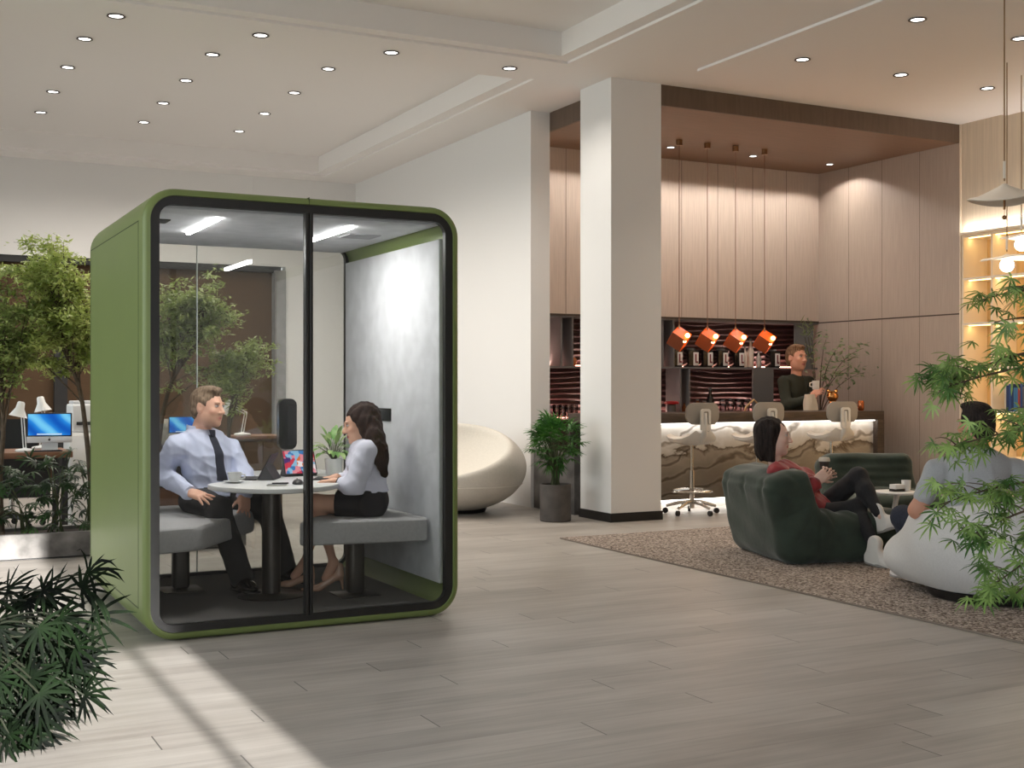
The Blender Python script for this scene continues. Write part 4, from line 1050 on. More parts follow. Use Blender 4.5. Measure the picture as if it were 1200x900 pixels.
def add_hand(s, w, d, n, sc=1.0, curl=.5, spread=.25, thumb=1, k=.010, fingers=None, r0=.0085):
    """hand at wrist w, along d, palm facing n; thumb=+1 puts the thumb on the side d x n"""
    d = nrm(d); n = nrm(np.array(n) - d * np.dot(n, d)); t = np.cross(d, n) * thumb; w = np.array(w, float)
    def q(a, b, c): return w + (d * a + t * b + n * c) * sc
    M = np.stack([d, t, n], 1)
    s.cone(w, q(.02, 0, 0), .027 * sc, .027 * sc, k=.015, flat=(n, .72))
    s.rbox(q(.055, 0, 0), (.044 * sc, .040 * sc, .0145 * sc), .0135 * sc, M=M, k=.014)
    s.ell(q(.036, .028, .007), (.03 * sc, .016 * sc, .016 * sc), M=M, k=.012)
    L = (.073, .081, .076, .060); offs = (.030, .010, -.010, -.029)
    for i in range(4):
        c = (fingers[i] if fingers else curl * (1 + .10 * i)); a0 = spread * (offs[i] / .03) * .5
        p = q(.094 - .004 * abs(i - 1), offs[i], 0); ang = c * .55
        for seg, (ln, rr) in enumerate(((.44, 1.0), (.32, .92), (.24, .82))):
            dirv = (d * math.cos(a0) + t * math.sin(a0)) * math.cos(ang) + n * math.sin(ang)
            e = p + dirv * L[i] * ln * sc
            s.cone(p, e, r0 * rr * sc, r0 * (rr - .07) * sc, k=.0035); p = e; ang += c * .8
    p = q(.022, .030, .006); ang = .30
    for ln, rr in ((.040, 1.25), (.032, 1.1), (.025, .95)):
        dirv = d * math.cos(.75 - ang * .5) + t * math.sin(.75 - ang * .5) * .95 + n * ang
        e = p + nrm(dirv) * ln * sc; s.cone(p, e, r0 * rr * sc, r0 * (rr - .1) * sc, k=.006); p = e; ang += curl * .45
def folds(amp, seed, fr=34, dirs=None):
    rg = np.random.default_rng(seed); D = rg.normal(size=(5, 3)); D /= np.linalg.norm(D, axis=1)[:, None]
    if dirs is not None: D[:len(dirs)] = [nrm(x) for x in dirs]
    fq = fr * rg.uniform(.7, 1.7, 5); ph = rg.uniform(0, 6, 5)
    def fn(X, Y, Z):
        w1 = np.sin(D[0, 0] * 13 * X + D[0, 1] * 13 * Y + D[0, 2] * 13 * Z)
        o = 0
        for i in range(5): o = o + (1 - np.abs(np.sin((D[i, 0] * X + D[i, 1] * Y + D[i, 2] * Z) * fq[i] * .5 + ph[i] + 1.2 * w1))) ** 3
        return -amp * (o - 1.0) * .8
    return fn
def bounds(pts, pad=.2):
    a = np.array(pts); return a.min(0) - pad, a.max(0) + pad
def torso(s, J, off=0., fem=False, k=.05, upto=None):
    """pelvis, belly, chest and shoulders; J gives pelvis, chest, neck, shL, shR, hipL, hipR and the chest's front"""
    rt = nrm(J['shR'] - J['shL']); up = nrm(J['neck'] - J['pelvis']); fr = nrm(np.cross(up, rt)); rt = np.cross(fr, up)
    if np.dot(fr, J['front']) < 0: fr = -fr
    M = np.stack([rt, fr, up], 1); w = J.get('w', 1.0); dp = J.get('deep', 1.0)
    pr = nrm(J['hipR'] - J['hipL']); pu = np.array((0, 0, 1.)); pf = nrm(np.cross(pu, pr)); MP = np.stack([pr, pf, np.cross(pr, pf)], 1)
    mid = J['pelvis'] * .5 + J['chest'] * .5
    s.ell(J['pelvis'] + np.array((0, 0, .02)), ((.168 if not fem else .172) * w + off, .118 * dp + off, .125 + off), M=MP, k=k)
    s.ell(mid, ((.146 if not fem else .118) * w + off, (.106 if not fem else .088) * dp + off, .15 + off), M=M, k=k)
    s.ell(J['chest'], ((.168 if not fem else .138) * w + off, (.116 if not fem else .098) * dp + off, .165 + off), M=M, k=k)
    s.ell(J['chest'] * .45 + J['neck'] * .55, ((.150 if not fem else .122) * w + off, .085 * dp + off, .085 + off), M=M, k=k)
    for S_ in ('shL', 'shR'):
        s.cone(J['chest'] * .3 + J['neck'] * .7, J[S_], (.062 if not fem else .052) * w + off, (.047 if not fem else .044) * w + off, k=k)
    if fem:
        for sd in (-1, 1): s.ell(J['chest'] + rt * sd * .07 + fr * .075 + up * -.015, (.058 + off, .055 + off, .055 + off), M=M, k=.03)
    return rt, fr, up
def arm(s, sh, el, wr, off=0., w=1.0, k=.03, end=1.0, puff=0):
    s.cone(sh, el, (.047 + off + puff) * w, (.041 + off + puff) * w, k=k)
    e = np.array(el) + (np.array(wr) - np.array(el)) * end
    s.cone(el, e, (.042 + off + puff) * w, (.029 + off + puff * .7) * w, k=k)
def leg(s, hip, kn, an, off=0., w=1.0, k=.04, end=1.0, straight=0):
    s.cone(hip, kn, (.084 + off) * w, (.060 + off) * w, k=k)
    m = np.array(kn) * .66 + np.array(an) * .34; back = nrm(np.cross(np.cross(np.array(an) - np.array(kn), np.array(kn) - np.array(hip)), np.array(an) - np.array(kn)))
    e = np.array(kn) + (np.array(an) - np.array(kn)) * end
    s.cone(kn, e, (.057 + off) * w, (.036 + off + straight) * w, k=k)
    if not straight: s.ell(m - back * .014, ((.05 + off) * w,) * 3, k=.05)
def shoe_mesh(name, an, toe, m_up, m_sole, parent, sc=1.0, high=False):
    """shoe round the ankle 'an', pointing along toe (unit vector along the sole)"""
    toe = nrm(toe); up = nrm(np.array((0, 0, 1.)) - toe * toe[2]) if abs(toe[2]) < .95 else nrm(np.array(an) * 0 + CR); sd = np.cross(toe, up); M = np.stack([toe, sd, up], 1)
    a = np.array(an, float); q = lambda x, y, z: a + (toe * x + sd * y + up * z) * sc
    s = SDF(*bounds([q(-.1, -.06, -.13), q(.23, .06, .1)], .04), .006)
    s.rbox(q(.055, 0, -.085), (.135 * sc, .045 * sc, .012 * sc), .011 * sc, M=M, k=0); sole = s
    s2 = SDF(*bounds([q(-.1, -.06, -.13), q(.23, .06, .1)], .04), .006)
    s2.ell(q(-.025, 0, -.055), (.068 * sc, .048 * sc, .056 * sc), M=M, k=.03); s2.ell(q(.10, 0, -.066), (.090 * sc, .050 * sc, .036 * sc), M=M, k=.03)
    s2.cone(q(-.025, 0, -.04), q(-.02, 0, .02 if not high else .05), .050 * sc, .050 * sc, k=.02); s2.cone(q(.0, 0, -.03), q(.1, 0, -.06), .045 * sc, .038 * sc, k=.03)
    s2.plane(q(0, 0, -.092), -up)
    o = s2.build(name, m_up, parent); sole.build('sole', m_sole, o)
    return o
def foot(s, an, toe, sc=1.0):
    toe = nrm(toe); up = nrm(np.array((0, 0, 1.)) - toe * toe[2]); a = np.array(an, float); q = lambda x, z: a + (toe * x + up * z) * sc
    s.cone(q(0, 0), q(-.02, -.05), .034 * sc, .028 * sc, k=.02); s.cone(q(0, -.05), q(.10, -.066), .026 * sc, .018 * sc, k=.03)
def hair_mat(name, c, c2): return mat(name, c, rough=.6, col2=c2, nscale=26, stretch=(3, 3, .5), bump=.6, bscale=70, bstretch=(3, 3, .45), spec=.18)

# ---------------------------------------------------------------- man with the tie, left bench
def person(loc, label): return thing('person', loc, label, 'person')
floorz = .0635
d0 = 7.5
mj = dict(pelvis=P(247, 580, 7.56), chest=P(240, 535, 7.52), neck=P(233, 508, 7.52), shR=P(207, 523, 7.36), shL=P(270, 526, 7.70),
          hipR=P(228, 586, 7.46), hipL=P(266, 586, 7.66), front=cdir(.5, 0, -.85))
m_kR, m_aR = P(256, 597, 7.12), P(283, 676, 7.34)
m_kL, m_aL = P(315, 596, 7.52), P(333, 664, 7.72)
m_eR, m_wR = P(189, 556, 7.46), P(223, 577, 7.13)
m_eL, m_wL = P(284, 556, 7.66), P(287, 580, 7.42)
mhc, mhf, mhu = P(243.5, 478, 7.48), cdir(.93, -.04, -.36), cdir(.04, 1, .02)
man = person((float(mj['pelvis'][0]), float(mj['pelvis'][1]), .062), 'seated man in pale blue shirt and black tie, smiling, on the left booth bench')
SK = np.array(rgb(222, 172, 146))
allp = [mj['pelvis'], m_kR, m_aR, m_kL, m_aL, m_eR, m_wR, m_eL, m_wL, mhc]
hb = [(c - .16, c + .16, .0042) for c in mhc]
lo, hi = bounds(allp, .2); lo[2] = .03
s = SDF(lo, hi, .010, ((hb[0], (m_wR[0] - .06, m_wR[0] + .2, .004)), (hb[1], (m_wR[1] - .2, m_wR[1] + .1, .004)), (hb[2], (m_wR[2] - .12, m_wR[2] + .08, .004))))
torso(s, mj, -.012); arm(s, mj['shR'], m_eR, m_wR, -.004); arm(s, mj['shL'], m_eL, m_wL, -.004)
leg(s, mj['hipR'], m_kR, m_aR, -.01); leg(s, mj['hipL'], m_kL, m_aL, -.01);
s.cone(mj['neck'] - np.array((0, 0, .03)), mhc + np.array((0, 0, -.05)) - mhf * .02, .060, .055, k=.02)
add_head(s, mhc, mhf, mhu, 1.0, smile=1)
add_hand(s, m_wR, cdir(.86, -.22, -.45), cdir(-.1, -.9, .4), curl=.20, spread=.7, thumb=1)
add_hand(s, m_wL, cdir(.05, -.9, -.4), cdir(-.5, .1, .6), curl=.22, spread=.8, thumb=-1)
s.build('body', M_skin, man, tint=head_tint(SK, mhc, mhf, mhu, 1.0, rgb(198, 126, 112), rgb(120, 88, 62), stubble=.30))
M_shirt = mat('pale_blue_shirt', rgb(206, 212, 234), rough=.85, bump=.12, bscale=60)
lo, hi = bounds([mj['pelvis'], mj['neck'], mj['shR'], mj['shL'], m_eR, m_wR, m_eL, m_wL], .2)
s = SDF(lo, hi, .0085)
torso(s, mj, .010); arm(s, mj['shR'], m_eR, m_wR, .014, end=.93, puff=.008); arm(s, mj['shL'], m_eL, m_wL, .014, end=.93, puff=.008)
s.fn(folds(.0085, 3, 36, [cdir(.6, .8, 0), cdir(-.4, .9, .2)])); s.plane(mj['pelvis'] + np.array((0, 0, -.005)), (0, 0, -1)); s.plane(mj['neck'] + np.array((0, 0, .035)), (0, 0, 1))
sh = s.build('shirt', M_shirt, man)
for wr, el in ((m_wR, m_eR), (m_wL, m_eL)):
    dv = nrm(wr - el); g = G(); g.cyl(wr - dv * .045, wr + dv * .008, .041, .039, n=22); g.build('cuff', M_shirt, sh)
mrt = nrm(mj['shR'] - mj['shL']); mup = nrm(mj['neck'] - mj['pelvis']); mfr = nrm(np.cross(mup, mrt)); mfr = mfr if np.dot(mfr, mj['front']) > 0 else -mfr
# collar wings
nk = mj['neck'] + np.array((0, 0, .005)); g = G()
for sd in (1, -1):
    pts = []
    for i, a in enumerate(np.linspace(0, 150, 9)):
        dr = mfr * math.cos(R(a)) + mrt * sd * math.sin(R(a)); top = nk + dr * .064 + mup * (.012 + .042 * (a / 150) ** .6); bot = nk + dr * (.085 - .01 * a / 150) + mup * (-.028 + .035 * (a / 150)) + (mrt * sd * .022 - mup * .012 if i == 0 else 0)
        pts.append((top, bot))
    v = [p for t_ in pts for p in t_] + [p - nrm(p - nk) * .004 for t_ in pts for p in t_]; n = len(pts)
    f = []
    for i in range(n - 1):
        a = 2 * i; f += [(a, a + 1, a + 3, a + 2), (2 * n + a, 2 * n + a + 2, 2 * n + a + 3, 2 * n + a + 1), (a, a + 2, 2 * n + a + 2, 2 * n + a), (a + 1, 2 * n + a + 1, 2 * n + a + 3, a + 3)]
    g.add(v, f, True)
g.build('collar', M_shirt, sh)
# tie laid over the shirt front
M_tie = mat('navy_black_tie', rgb(42, 44, 58), rough=.7, noise=.2, nscale=150)
from mathutils.bvhtree import BVHTree
def on_surface(obj, p, d):
    m = obj.data; root = obj
    while root.parent: root = root.parent
    o0 = np.array(root.location)
    if '_bvh' not in obj_cache or obj_cache['_bvh'][0] != obj.name:
        obj_cache['_bvh'] = (obj.name, BVHTree.FromPolygons([v.co for v in m.vertices], [tuple(q.vertices) for q in m.polygons]))
    h = obj_cache['_bvh'][1].ray_cast(Vector(p - o0), Vector(d))
    return np.array(h[0]) + o0 if h[0] is not None else None
obj_cache = {}
tl = []
for t_, wd in zip(np.linspace(0, 1, 14), np.linspace(.022, .038, 14)):
    base = (mj['neck'] - mup * .015) * (1 - t_) + (mj['pelvis'] + mup * .085) * t_
    row = []
    for u in (-1, -.5, 0, .5, 1):
        h = on_surface(sh, base + mrt * u * wd + mfr * .5, -mfr)
        row.append((h if h is not None else base + mfr * .1) + mfr * (.007 - .003 * abs(u)))
    tl.append(row)
g = G(); v = [p for r_ in tl for p in r_] + [p - mfr * .006 for r_ in tl for p in r_]; f = []
for i in range(13):
    for j in range(4):
        a = i * 5 + j; f += [(a, a + 1, a + 6, a + 5), (70 + a, 70 + a + 5, 70 + a + 6, 70 + a + 1)]
    f += [(i * 5, i * 5 + 5, 75 + i * 5, 70 + i * 5), (i * 5 + 4, 74 + i * 5, 79 + i * 5, i * 5 + 9)]
g.add(v, f, True); g.build('tie', M_tie, man)
g = G(); kp = tl[0][2] + mfr * .006 + mup * .012; g.loft([[kp + mrt * w_ * math.cos(a) + mfr * .012 * math.sin(a) + mup * z_ for a in np.linspace(0, 2 * math.pi, 10, endpoint=False)] for z_, w_ in ((.018, .024), (.006, .022), (-.016, .015), (-.022, .012))]); g.build('tie_knot', M_tie, man)
M_trous = mat('charcoal_trousers', rgb(48, 47, 48), rough=.9, noise=.12, nscale=70, bump=.1, bscale=80)
lo, hi = bounds([mj['pelvis'], m_kR, m_aR, m_kL, m_aL], .2); lo[2] = .05
s = SDF(lo, hi, .009)
J2 = dict(mj); 
pr = nrm(mj['hipR'] - mj['hipL']); pf = nrm(np.cross((0, 0, 1.), pr)); MP = np.stack([pr, pf, np.cross(pr, pf)], 1)
s.ell(mj['pelvis'] + np.array((0, 0, .0)), (.175, .125, .115), M=MP, k=.04)
leg(s, mj['hipR'], m_kR, m_aR, .012, straight=.026); leg(s, mj['hipL'], m_kL, m_aL, .012, straight=.026)
s.fn(folds(.004, 8, 30)); s.plane(mj['pelvis'] + np.array((0, 0, .055)), (0, 0, 1)); s.plane((0, 0, .525), (0, 0, -1)) if False else None
s.build('trousers', M_trous, man)
g = G(); ring = [mj['pelvis'] + np.array((0, 0, .045)) + pr * .170 * math.cos(a) + pf * .124 * math.sin(a) for a in np.linspace(0, 2 * math.pi, 40, endpoint=False)]; g.tube(ring, .012, 6, closed=True); g.build('belt', M_black, man)
M_shoeb = mat('black_leather', rgb(22, 20, 20), rough=.25, coat=.4)
m_aR2 = m_aR.copy(); m_aR2[2] = floorz + .098; m_aL2 = m_aL.copy(); m_aL2[2] = floorz + .098
shoe_mesh('shoe', m_aR2, cdir(.55, 0, -.75), M_shoeb, M_black, man); shoe_mesh('shoe', m_aL2, cdir(.8, 0, -.45), M_shoeb, M_black, man)
def short_hair(parent, c, f, up, sc, m, back=.0, top=.0, name='hair', recede=.0):
    r, fw_, u = head_frame(f, up); M = np.stack([r, fw_, u], 1); q = lambda a, b, z: c + (r * a + fw_ * b + u * z) * sc
    lo, hi = bounds([c], .17 * sc); s = SDF(lo, hi, .0048)
    s.ell(q(0, -.020, .046), tuple(v * sc for v in (.080, .098, .088)), M=M, k=0)
    s.ell(q(0, .030 - recede, .105 + top), tuple(v * sc for v in (.060, .058, .026)), M=M, k=.02)
    s.ell(q(0, -.055, .0), tuple(v * sc for v in (.071, .060, .085)), M=M, k=.02)
    for sd in (-1, 1): s.ell(q(sd * .068, .018, .024), tuple(v * sc for v in (.012, .016, .036)), M=M, k=.01)
    s.ell(q(0, .112 - recede, -.002), tuple(v * sc for v in (.060, .075, .078)), M=M, k=.008, sub=True)            # the face
    for sd in (-1, 1): s.ell(q(sd * .082, .012, -.030), tuple(v * sc for v in (.03, .034, .052)), M=M, k=.008, sub=True)   # round the ears
    s.ell(q(0, .03, -.11), tuple(v * sc for v in (.09, .09, .075)), M=M, k=.01, sub=True)
    s.plane(q(0, -.06, -.075 - back), -u * 1.0)
    rg = np.random.default_rng(4)
    s.fn(lambda X, Y, Z: .0022 * np.sin(((X - c[0]) * r[0] + (Y - c[1]) * r[1]) * 210 + 40 * (Z - c[2])) * np.sin(90 * (Z - c[2]) + 60 * X))
    return s.build(name, m, parent)
short_hair(man, mhc, mhf, mhu, 1.0, hair_mat('ash_brown_hair', rgb(96, 78, 62), rgb(146, 124, 102)), top=.004)

# ---------------------------------------------------------------- woman with the long hair, right bench
wj = dict(pelvis=P(431, 588, 7.28), chest=P(433, 540, 7.26), neck=P(427, 519, 7.26), shL=P(431, 528, 7.12), shR=P(427, 528, 7.42),
          hipL=P(430, 592, 7.20), hipR=P(430, 592, 7.36), front=cdir(-1, 0, 0), w=.92)
w_kL, w_aL = P(370, 589, 7.22), P(391, 660, 7.38)
w_kR, w_aR = P(376, 597, 7.36), P(357, 660, 7.52)
w_eL, w_wL = P(414, 571, 7.08), P(392, 564, 7.12)
w_eR, w_wR = P(410, 565, 7.46), P(394, 559, 7.34)
whc, whf, whu = P(422, 498, 7.26), cdir(-.93, -.20, -.30), cdir(-.2, 1, 0)
WS = .97
woman = person((float(wj['pelvis'][0]), float(wj['pelvis'][1]), .062), 'seated woman in white blouse and black skirt with long brown hair, typing')
SK2 = np.array(rgb(224, 174, 146))
lo, hi = bounds([wj['pelvis'], w_kL, w_aL, w_aR, w_eL, w_wL, whc], .2); lo[2] = .03
s = SDF(lo, hi, .010, (((whc[0] - .16, whc[0] + .16, .0045), (w_wL[0] - .2, w_wL[0] + .06, .005)), ((whc[1] - .16, whc[1] + .16, .0048),), ((whc[2] - .16, whc[2] + .14, .0045), (w_wL[2] - .08, w_wL[2] + .08, .005))))
torso(s, wj, -.012, fem=True, k=.04); arm(s, wj['shL'], w_eL, w_wL, -.008, w=.9); arm(s, wj['shR'], w_eR, w_wR, -.008, w=.9)
leg(s, wj['hipL'], w_kL, w_aL, -.012, w=.96); leg(s, wj['hipR'], w_kR, w_aR, -.012, w=.96)
s.cone(w_aL, w_aL + cdir(-.45, -.85, -.05) * .10, .032, .026, k=.02); s.cone(w_aR, w_aR + cdir(-.6, -.75, 0) * .10, .032, .026, k=.02)
s.cone(wj['neck'] - np.array((0, 0, .03)), whc + np.array((0, 0, -.05)), .046, .042, k=.02)
add_head(s, whc, whf, whu, WS * .95, fem=True, smile=1)
add_hand(s, w_wL, cdir(-1, -.06, .0), cdir(0, -1, 0), curl=.45, sc=.88, thumb=-1); add_hand(s, w_wR, cdir(-1, -.2, -.1), cdir(0, -1, .1), curl=.5, sc=.88, thumb=1)
s.build('body', M_skin, woman, tint=head_tint(SK2, whc, whf, whu, WS * .95, rgb(196, 92, 90), rgb(70, 46, 36), fem=True))
M_blouse = mat('white_blouse', rgb(222, 222, 236), rough=.8, bump=.1, bscale=60)
lo, hi = bounds([wj['pelvis'], wj['neck'], w_eL, w_wL, w_eR, w_wR], .18); s = SDF(lo, hi, .0085)
torso(s, wj, .010, fem=True, k=.04); arm(s, wj['shL'], w_eL, w_wL, .010, w=.95, end=.55, puff=.012); arm(s, wj['shR'], w_eR, w_wR, .010, w=.95, end=.55, puff=.012)
s.fn(folds(.0045, 12, 36, [cdir(.5, .85, 0)])); s.plane(wj['pelvis'] + np.array((0, 0, .06)), (0, 0, -1)); s.plane(wj['neck'] + np.array((0, 0, .03)), cdir(-.25, 1, 0))
s.build('blouse', M_blouse, woman)
M_skirt = mat('black_skirt', rgb(30, 28, 32), rough=.85)
lo, hi = bounds([wj['pelvis'], w_kL, w_kR], .16); s = SDF(lo, hi, .0085)
pr = cdir(0, 0, 1); pf = cdir(-1, 0, 0); MP = np.stack([pf, pr, np.array((0, 0, 1.))], 1)
s.ell(wj['pelvis'] + np.array((0, 0, .01)), (.125, .168, .12), M=MP, k=.03)
for h_, k_ in ((wj['hipL'], w_kL), (wj['hipR'], w_kR)): s.cone(h_, h_ * .40 + k_ * .60, .098, .080, k=.06)
s.plane(wj['pelvis'] + np.array((0, 0, .085)), (0, 0, 1)); s.plane((wj['hipL'] * .40 + w_kL * .60), nrm(w_kL - wj['hipL'])); s.fn(folds(.002, 5, 26))
s.build('skirt', M_skirt, woman)
M_nude = mat('nude_patent', rgb(206, 164, 138), rough=.25, coat=.4)
def heel_shoe(an, toe, parent):
    a = np.array(an, float); toe = nrm(toe); sd = nrm(np.cross(toe, (0, 0, 1.)))
    fl = floorz; hb_ = a - toe * .03; hb_[2] = a[2] - .03
    s = SDF(*bounds([a, a + toe * .24 * np.array((1, 1, 0)) + np.array((0, 0, fl - a[2]))], .06), .005)
    ball = a + toe * .10; ball[2] = fl + .018; tip = a + toe * .185; tip[2] = fl + .014; heel = hb_.copy()
    s.cone(heel, ball, .030, .030, k=.02, flat=((0, 0, 1), .75)); s.cone(ball, tip, .030, .012, k=.02, flat=((0, 0, 1), .7))
    s.cone(heel, heel + np.array((0, 0, .045)), .031, .030, k=.02)
    s.cone(heel + np.array((0, 0, .05)) + toe * .03, ball + np.array((0, 0, .05)), .026, .026, k=.02, sub=True)
    s.cone(heel - toe * .014, np.array((heel[0] - toe[0] * .026, heel[1] - toe[1] * .026, fl + .004)), .014, .006, k=.014)
    s.plane((0, 0, fl), (0, 0, -1))
    s.build('high_heel_shoe', M_nude, parent)
heel_shoe(w_aL + np.array((0, 0, -.04)), nrm((cdir(-1, 0, -.25) * np.array((1, 1, 0)))), woman); heel_shoe(w_aR + np.array((0, 0, -.05)), nrm((cdir(-1, 0, -.1) * np.array((1, 1, 0)))), woman)
M_brownhair = hair_mat('long_brown_hair', rgb(32, 20, 16), rgb(58, 38, 29))
def q_(c, f, up, sc):
    r, fw_, u = head_frame(f, up); return (lambda a, b, z: c + (r * a + fw_ * b + u * z) * sc), np.stack([r, fw_, u], 1), r, fw_, u
q, M, r, fw_, u = q_(whc, whf, whu, WS * .95)
lo, hi = bounds([whc, P(450, 557, 7.26), P(420, 476, 7.26)], .14); s = SDF(lo, hi, .006)
s.ell(q(0, -.030, .042), (.083, .102, .090), M=M, k=0)
path = [q(0, -.05, .03), P(435, 504, 7.23), P(440, 517, 7.18), P(445, 533, 7.14), P(450, 554, 7.13)]
for a, b, ra, rb in zip(path[:-1], path[1:], (.078, .070, .062, .052), (.070, .062, .052, .028)): s.cone(a, b, ra, rb, k=.06, flat=(cdir(1, .3, 0), .72))
for sd in (-1, 1): s.cone(q(sd * .066, .01, .05), q(sd * .070, -.04, -.09), .022, .03, k=.04)
s.ell(q(0, .112, -.02), (.10, .092, .094), M=M, k=.01, sub=True)
s.fn(lambda X, Y, Z: .0035 * np.sin((X * r[0] + Y * r[1]) * 120 + 14 * Z) + .002 * np.sin((X * fw_[0] + Y * fw_[1] + .5 * Z) * 170))
s.build('hair', M_brownhair, woman)
dv = nrm(w_wL - w_eL); G().cyl(w_wL - dv * .03, w_wL - dv * .022, .031, n=20).build('wristwatch', M_black, woman)

# ---------------------------------------------------------------- dark-haired woman in the green sofa
rj = dict(pelvis=P(955, 603, 9.10), chest=P(934, 567, 9.08), neck=P(909, 544, 9.08), shR=P(911, 553, 8.92), shL=P(917, 553, 9.24),
          hipR=P(956, 605, 9.01), hipL=P(956, 603, 9.20), front=cdir(.8, .55, 0))
r_kL, r_aL = P(1006, 558, 9.06), P(1033, 606, 8.82)      # crossed over
r_kR, r_aR = P(1003, 596, 8.98), P(1028, 646.2, 8.68)
r_eR, r_wR = P(941, 581, 8.82), P(956, 564, 8.84)
r_eL, r_wL = P(941, 588, 9.24), P(958, 560, 9.02)
RS = 1.16
rhc, rhf, rhu = P(906, 512, 9.10), cdir(.95, -.02, -.30), cdir(.02, 1, 0)
red = person((float(rj['pelvis'][0]), float(rj['pelvis'][1]), RZ), 'woman with dark bob in red shirt and black trousers, legs crossed in the green sofa')
SK3 = np.array(rgb(226, 190, 174))
lo, hi = bounds([rj['pelvis'], r_kL, r_aL, r_kR, r_aR, r_eR, rhc], .22); lo[2] = .0
s = SDF(lo, hi, .0115, (((rhc[0] - .18, rhc[0] + .18, .0055), (r_wR[0] - .06, r_wR[0] + .17, .0055)), ((rhc[1] - .18, rhc[1] + .18, .0058),), ((rhc[2] - .18, rhc[2] + .16, .0055), (r_wR[2] - .06, r_wR[2] + .14, .0055))))
torso(s, rj, -.012, fem=True, k=.04); arm(s, rj['shR'], r_eR, r_wR, -.006); arm(s, rj['shL'], r_eL, r_wL, -.006)
leg(s, rj['hipR'], r_kR, r_aR, -.01); leg(s, rj['hipL'], r_kL, r_aL, -.01)
s.cone(rj['neck'] - np.array((0, 0, .04)), rhc + np.array((0, 0, -.06)), .05, .046, k=.02); add_head(s, rhc, rhf, rhu, RS, fem=True)
add_hand(s, r_wR, cdir(.72, .62, .0), cdir(-.1, .1, 1), curl=.75, thumb=-1, sc=1.02); add_hand(s, r_wL, cdir(.75, .25, -.15), cdir(.1, .3, -1), curl=.8, thumb=1, sc=1.02)
s.build('body', M_skin, red, tint=head_tint(SK3, rhc, rhf, rhu, RS, rgb(190, 84, 88), rgb(40, 30, 28), fem=True))
M_redshirt = mat('dark_red_shirt', rgb(142, 36, 42), rough=.6, sheen=.2, bump=.15, bscale=50, noise=.12, nscale=14)
lo, hi = bounds([rj['pelvis'], rj['neck'], r_eR, r_wR, r_eL], .2); s = SDF(lo, hi, .0095)
torso(s, rj, .014, fem=True, k=.04); arm(s, rj['shR'], r_eR, r_wR, .014, end=.86, puff=.012); arm(s, rj['shL'], r_eL, r_wL, .014, end=.86, puff=.012)
s.fn(folds(.0075, 22, 30, [cdir(.7, .7, 0)])); s.plane(rj['pelvis'] + np.array((0, 0, .0)), cdir(.6, -.8, 0)); s.plane(rj['neck'] + np.array((0, 0, .045)), (0, 0, 1))
s.build('shirt', M_redshirt, red)
M_blackjean = mat('black_trousers', rgb(34, 34, 37), rough=.85, noise=.12, nscale=60)
lo, hi = bounds([rj['pelvis'], r_kL, r_aL, r_kR, r_aR], .2); lo[2] = .02; s = SDF(lo, hi, .0095)
pr = nrm(rj['hipR'] - rj['hipL']); pf = nrm(np.cross((0, 0, 1.), pr)); MP = np.stack([pr, pf, np.cross(pr, pf)], 1)
s.ell(rj['pelvis'], (.17, .125, .115), M=MP, k=.04); leg(s, rj['hipR'], r_kR, r_aR, .006, end=.88); leg(s, rj['hipL'], r_kL, r_aL, .006, end=.88)
s.fn(folds(.003, 6, 34)); s.build('trousers', M_blackjean, red)
M_sneak = mat('white_trainer', rgb(226, 222, 218), rough=.6); M_sole = mat('grey_sole', rgb(150, 146, 143), rough=.7)
shoe_mesh('trainer', r_aL, cdir(.86, .34, -.38), M_sneak, M_sole, red, 1.1, True); shoe_mesh('trainer', r_aR, cdir(.8, -.12, -.58), M_sneak, M_sole, red, 1.1, True)
M_dkhair = hair_mat('black_brown_hair', rgb(26, 20, 20), rgb(48, 38, 35))
q, M, r, fw_, u = q_(rhc, rhf, rhu, RS)
lo, hi = bounds([rhc], .26); s = SDF(lo, hi, .0065)
s.ell(q(0, -.026, .042), tuple(v * RS for v in (.084, .102, .090)), M=M, k=0)
s.ell(q(0, -.045, -.05), tuple(v * RS for v in (.088, .074, .12)), M=M, k=.04)
for sd in (-1, 1):
    s.cone(q(sd * .070, .0, .05), q(sd * .068, .0, -.15), .024 * RS, .022 * RS, k=.03)
s.ell(q(0, .122, -.03), tuple(v * RS for v in (.11, .103, .106)), M=M, k=.01, sub=True); s.plane(q(0, 0, -.155), -u)
s.fn(lambda X, Y, Z: .003 * np.sin((X * r[0] + Y * r[1]) * 130 + 6 * Z) + .002 * np.sin((X * fw_[0] + Y * fw_[1]) * 150))
s.build('hair', M_dkhair, red)
dv = nrm(r_wR - r_eR); g = G()
for o_ in (-.012, .0, .012): g.tube([r_wR + dv * (o_ - .01) + (nrm(np.cross(dv, CU)) * math.cos(a) + nrm(np.cross(dv, np.cross(dv, CU))) * math.sin(a)) * .040 for a in np.linspace(0, 2 * math.pi, 20, endpoint=False)], .005, 6, closed=True)
g.build('bracelet', M_black, red)
cp = P(966, 547, 8.93); cup = thing('coffee_cup', cp + np.array((0, 0, -.06)), 'takeaway coffee cup with pale lid held by the woman in red', 'cup')
cz = cp + np.array((0, 0, -.06)); G().lathe([(.028, 0), (.037, .10), (.0005, .10)], cz, 24).build('cup', mat('coffee_sleeve', rgb(60, 50, 46), rough=.7), cup); G().lathe([(.041, .10), (.041, .112), (.036, .128), (.0005, .128)], cz, 24).build('lid', mat('lid_beige', rgb(214, 202, 184), rough=.5), cup)

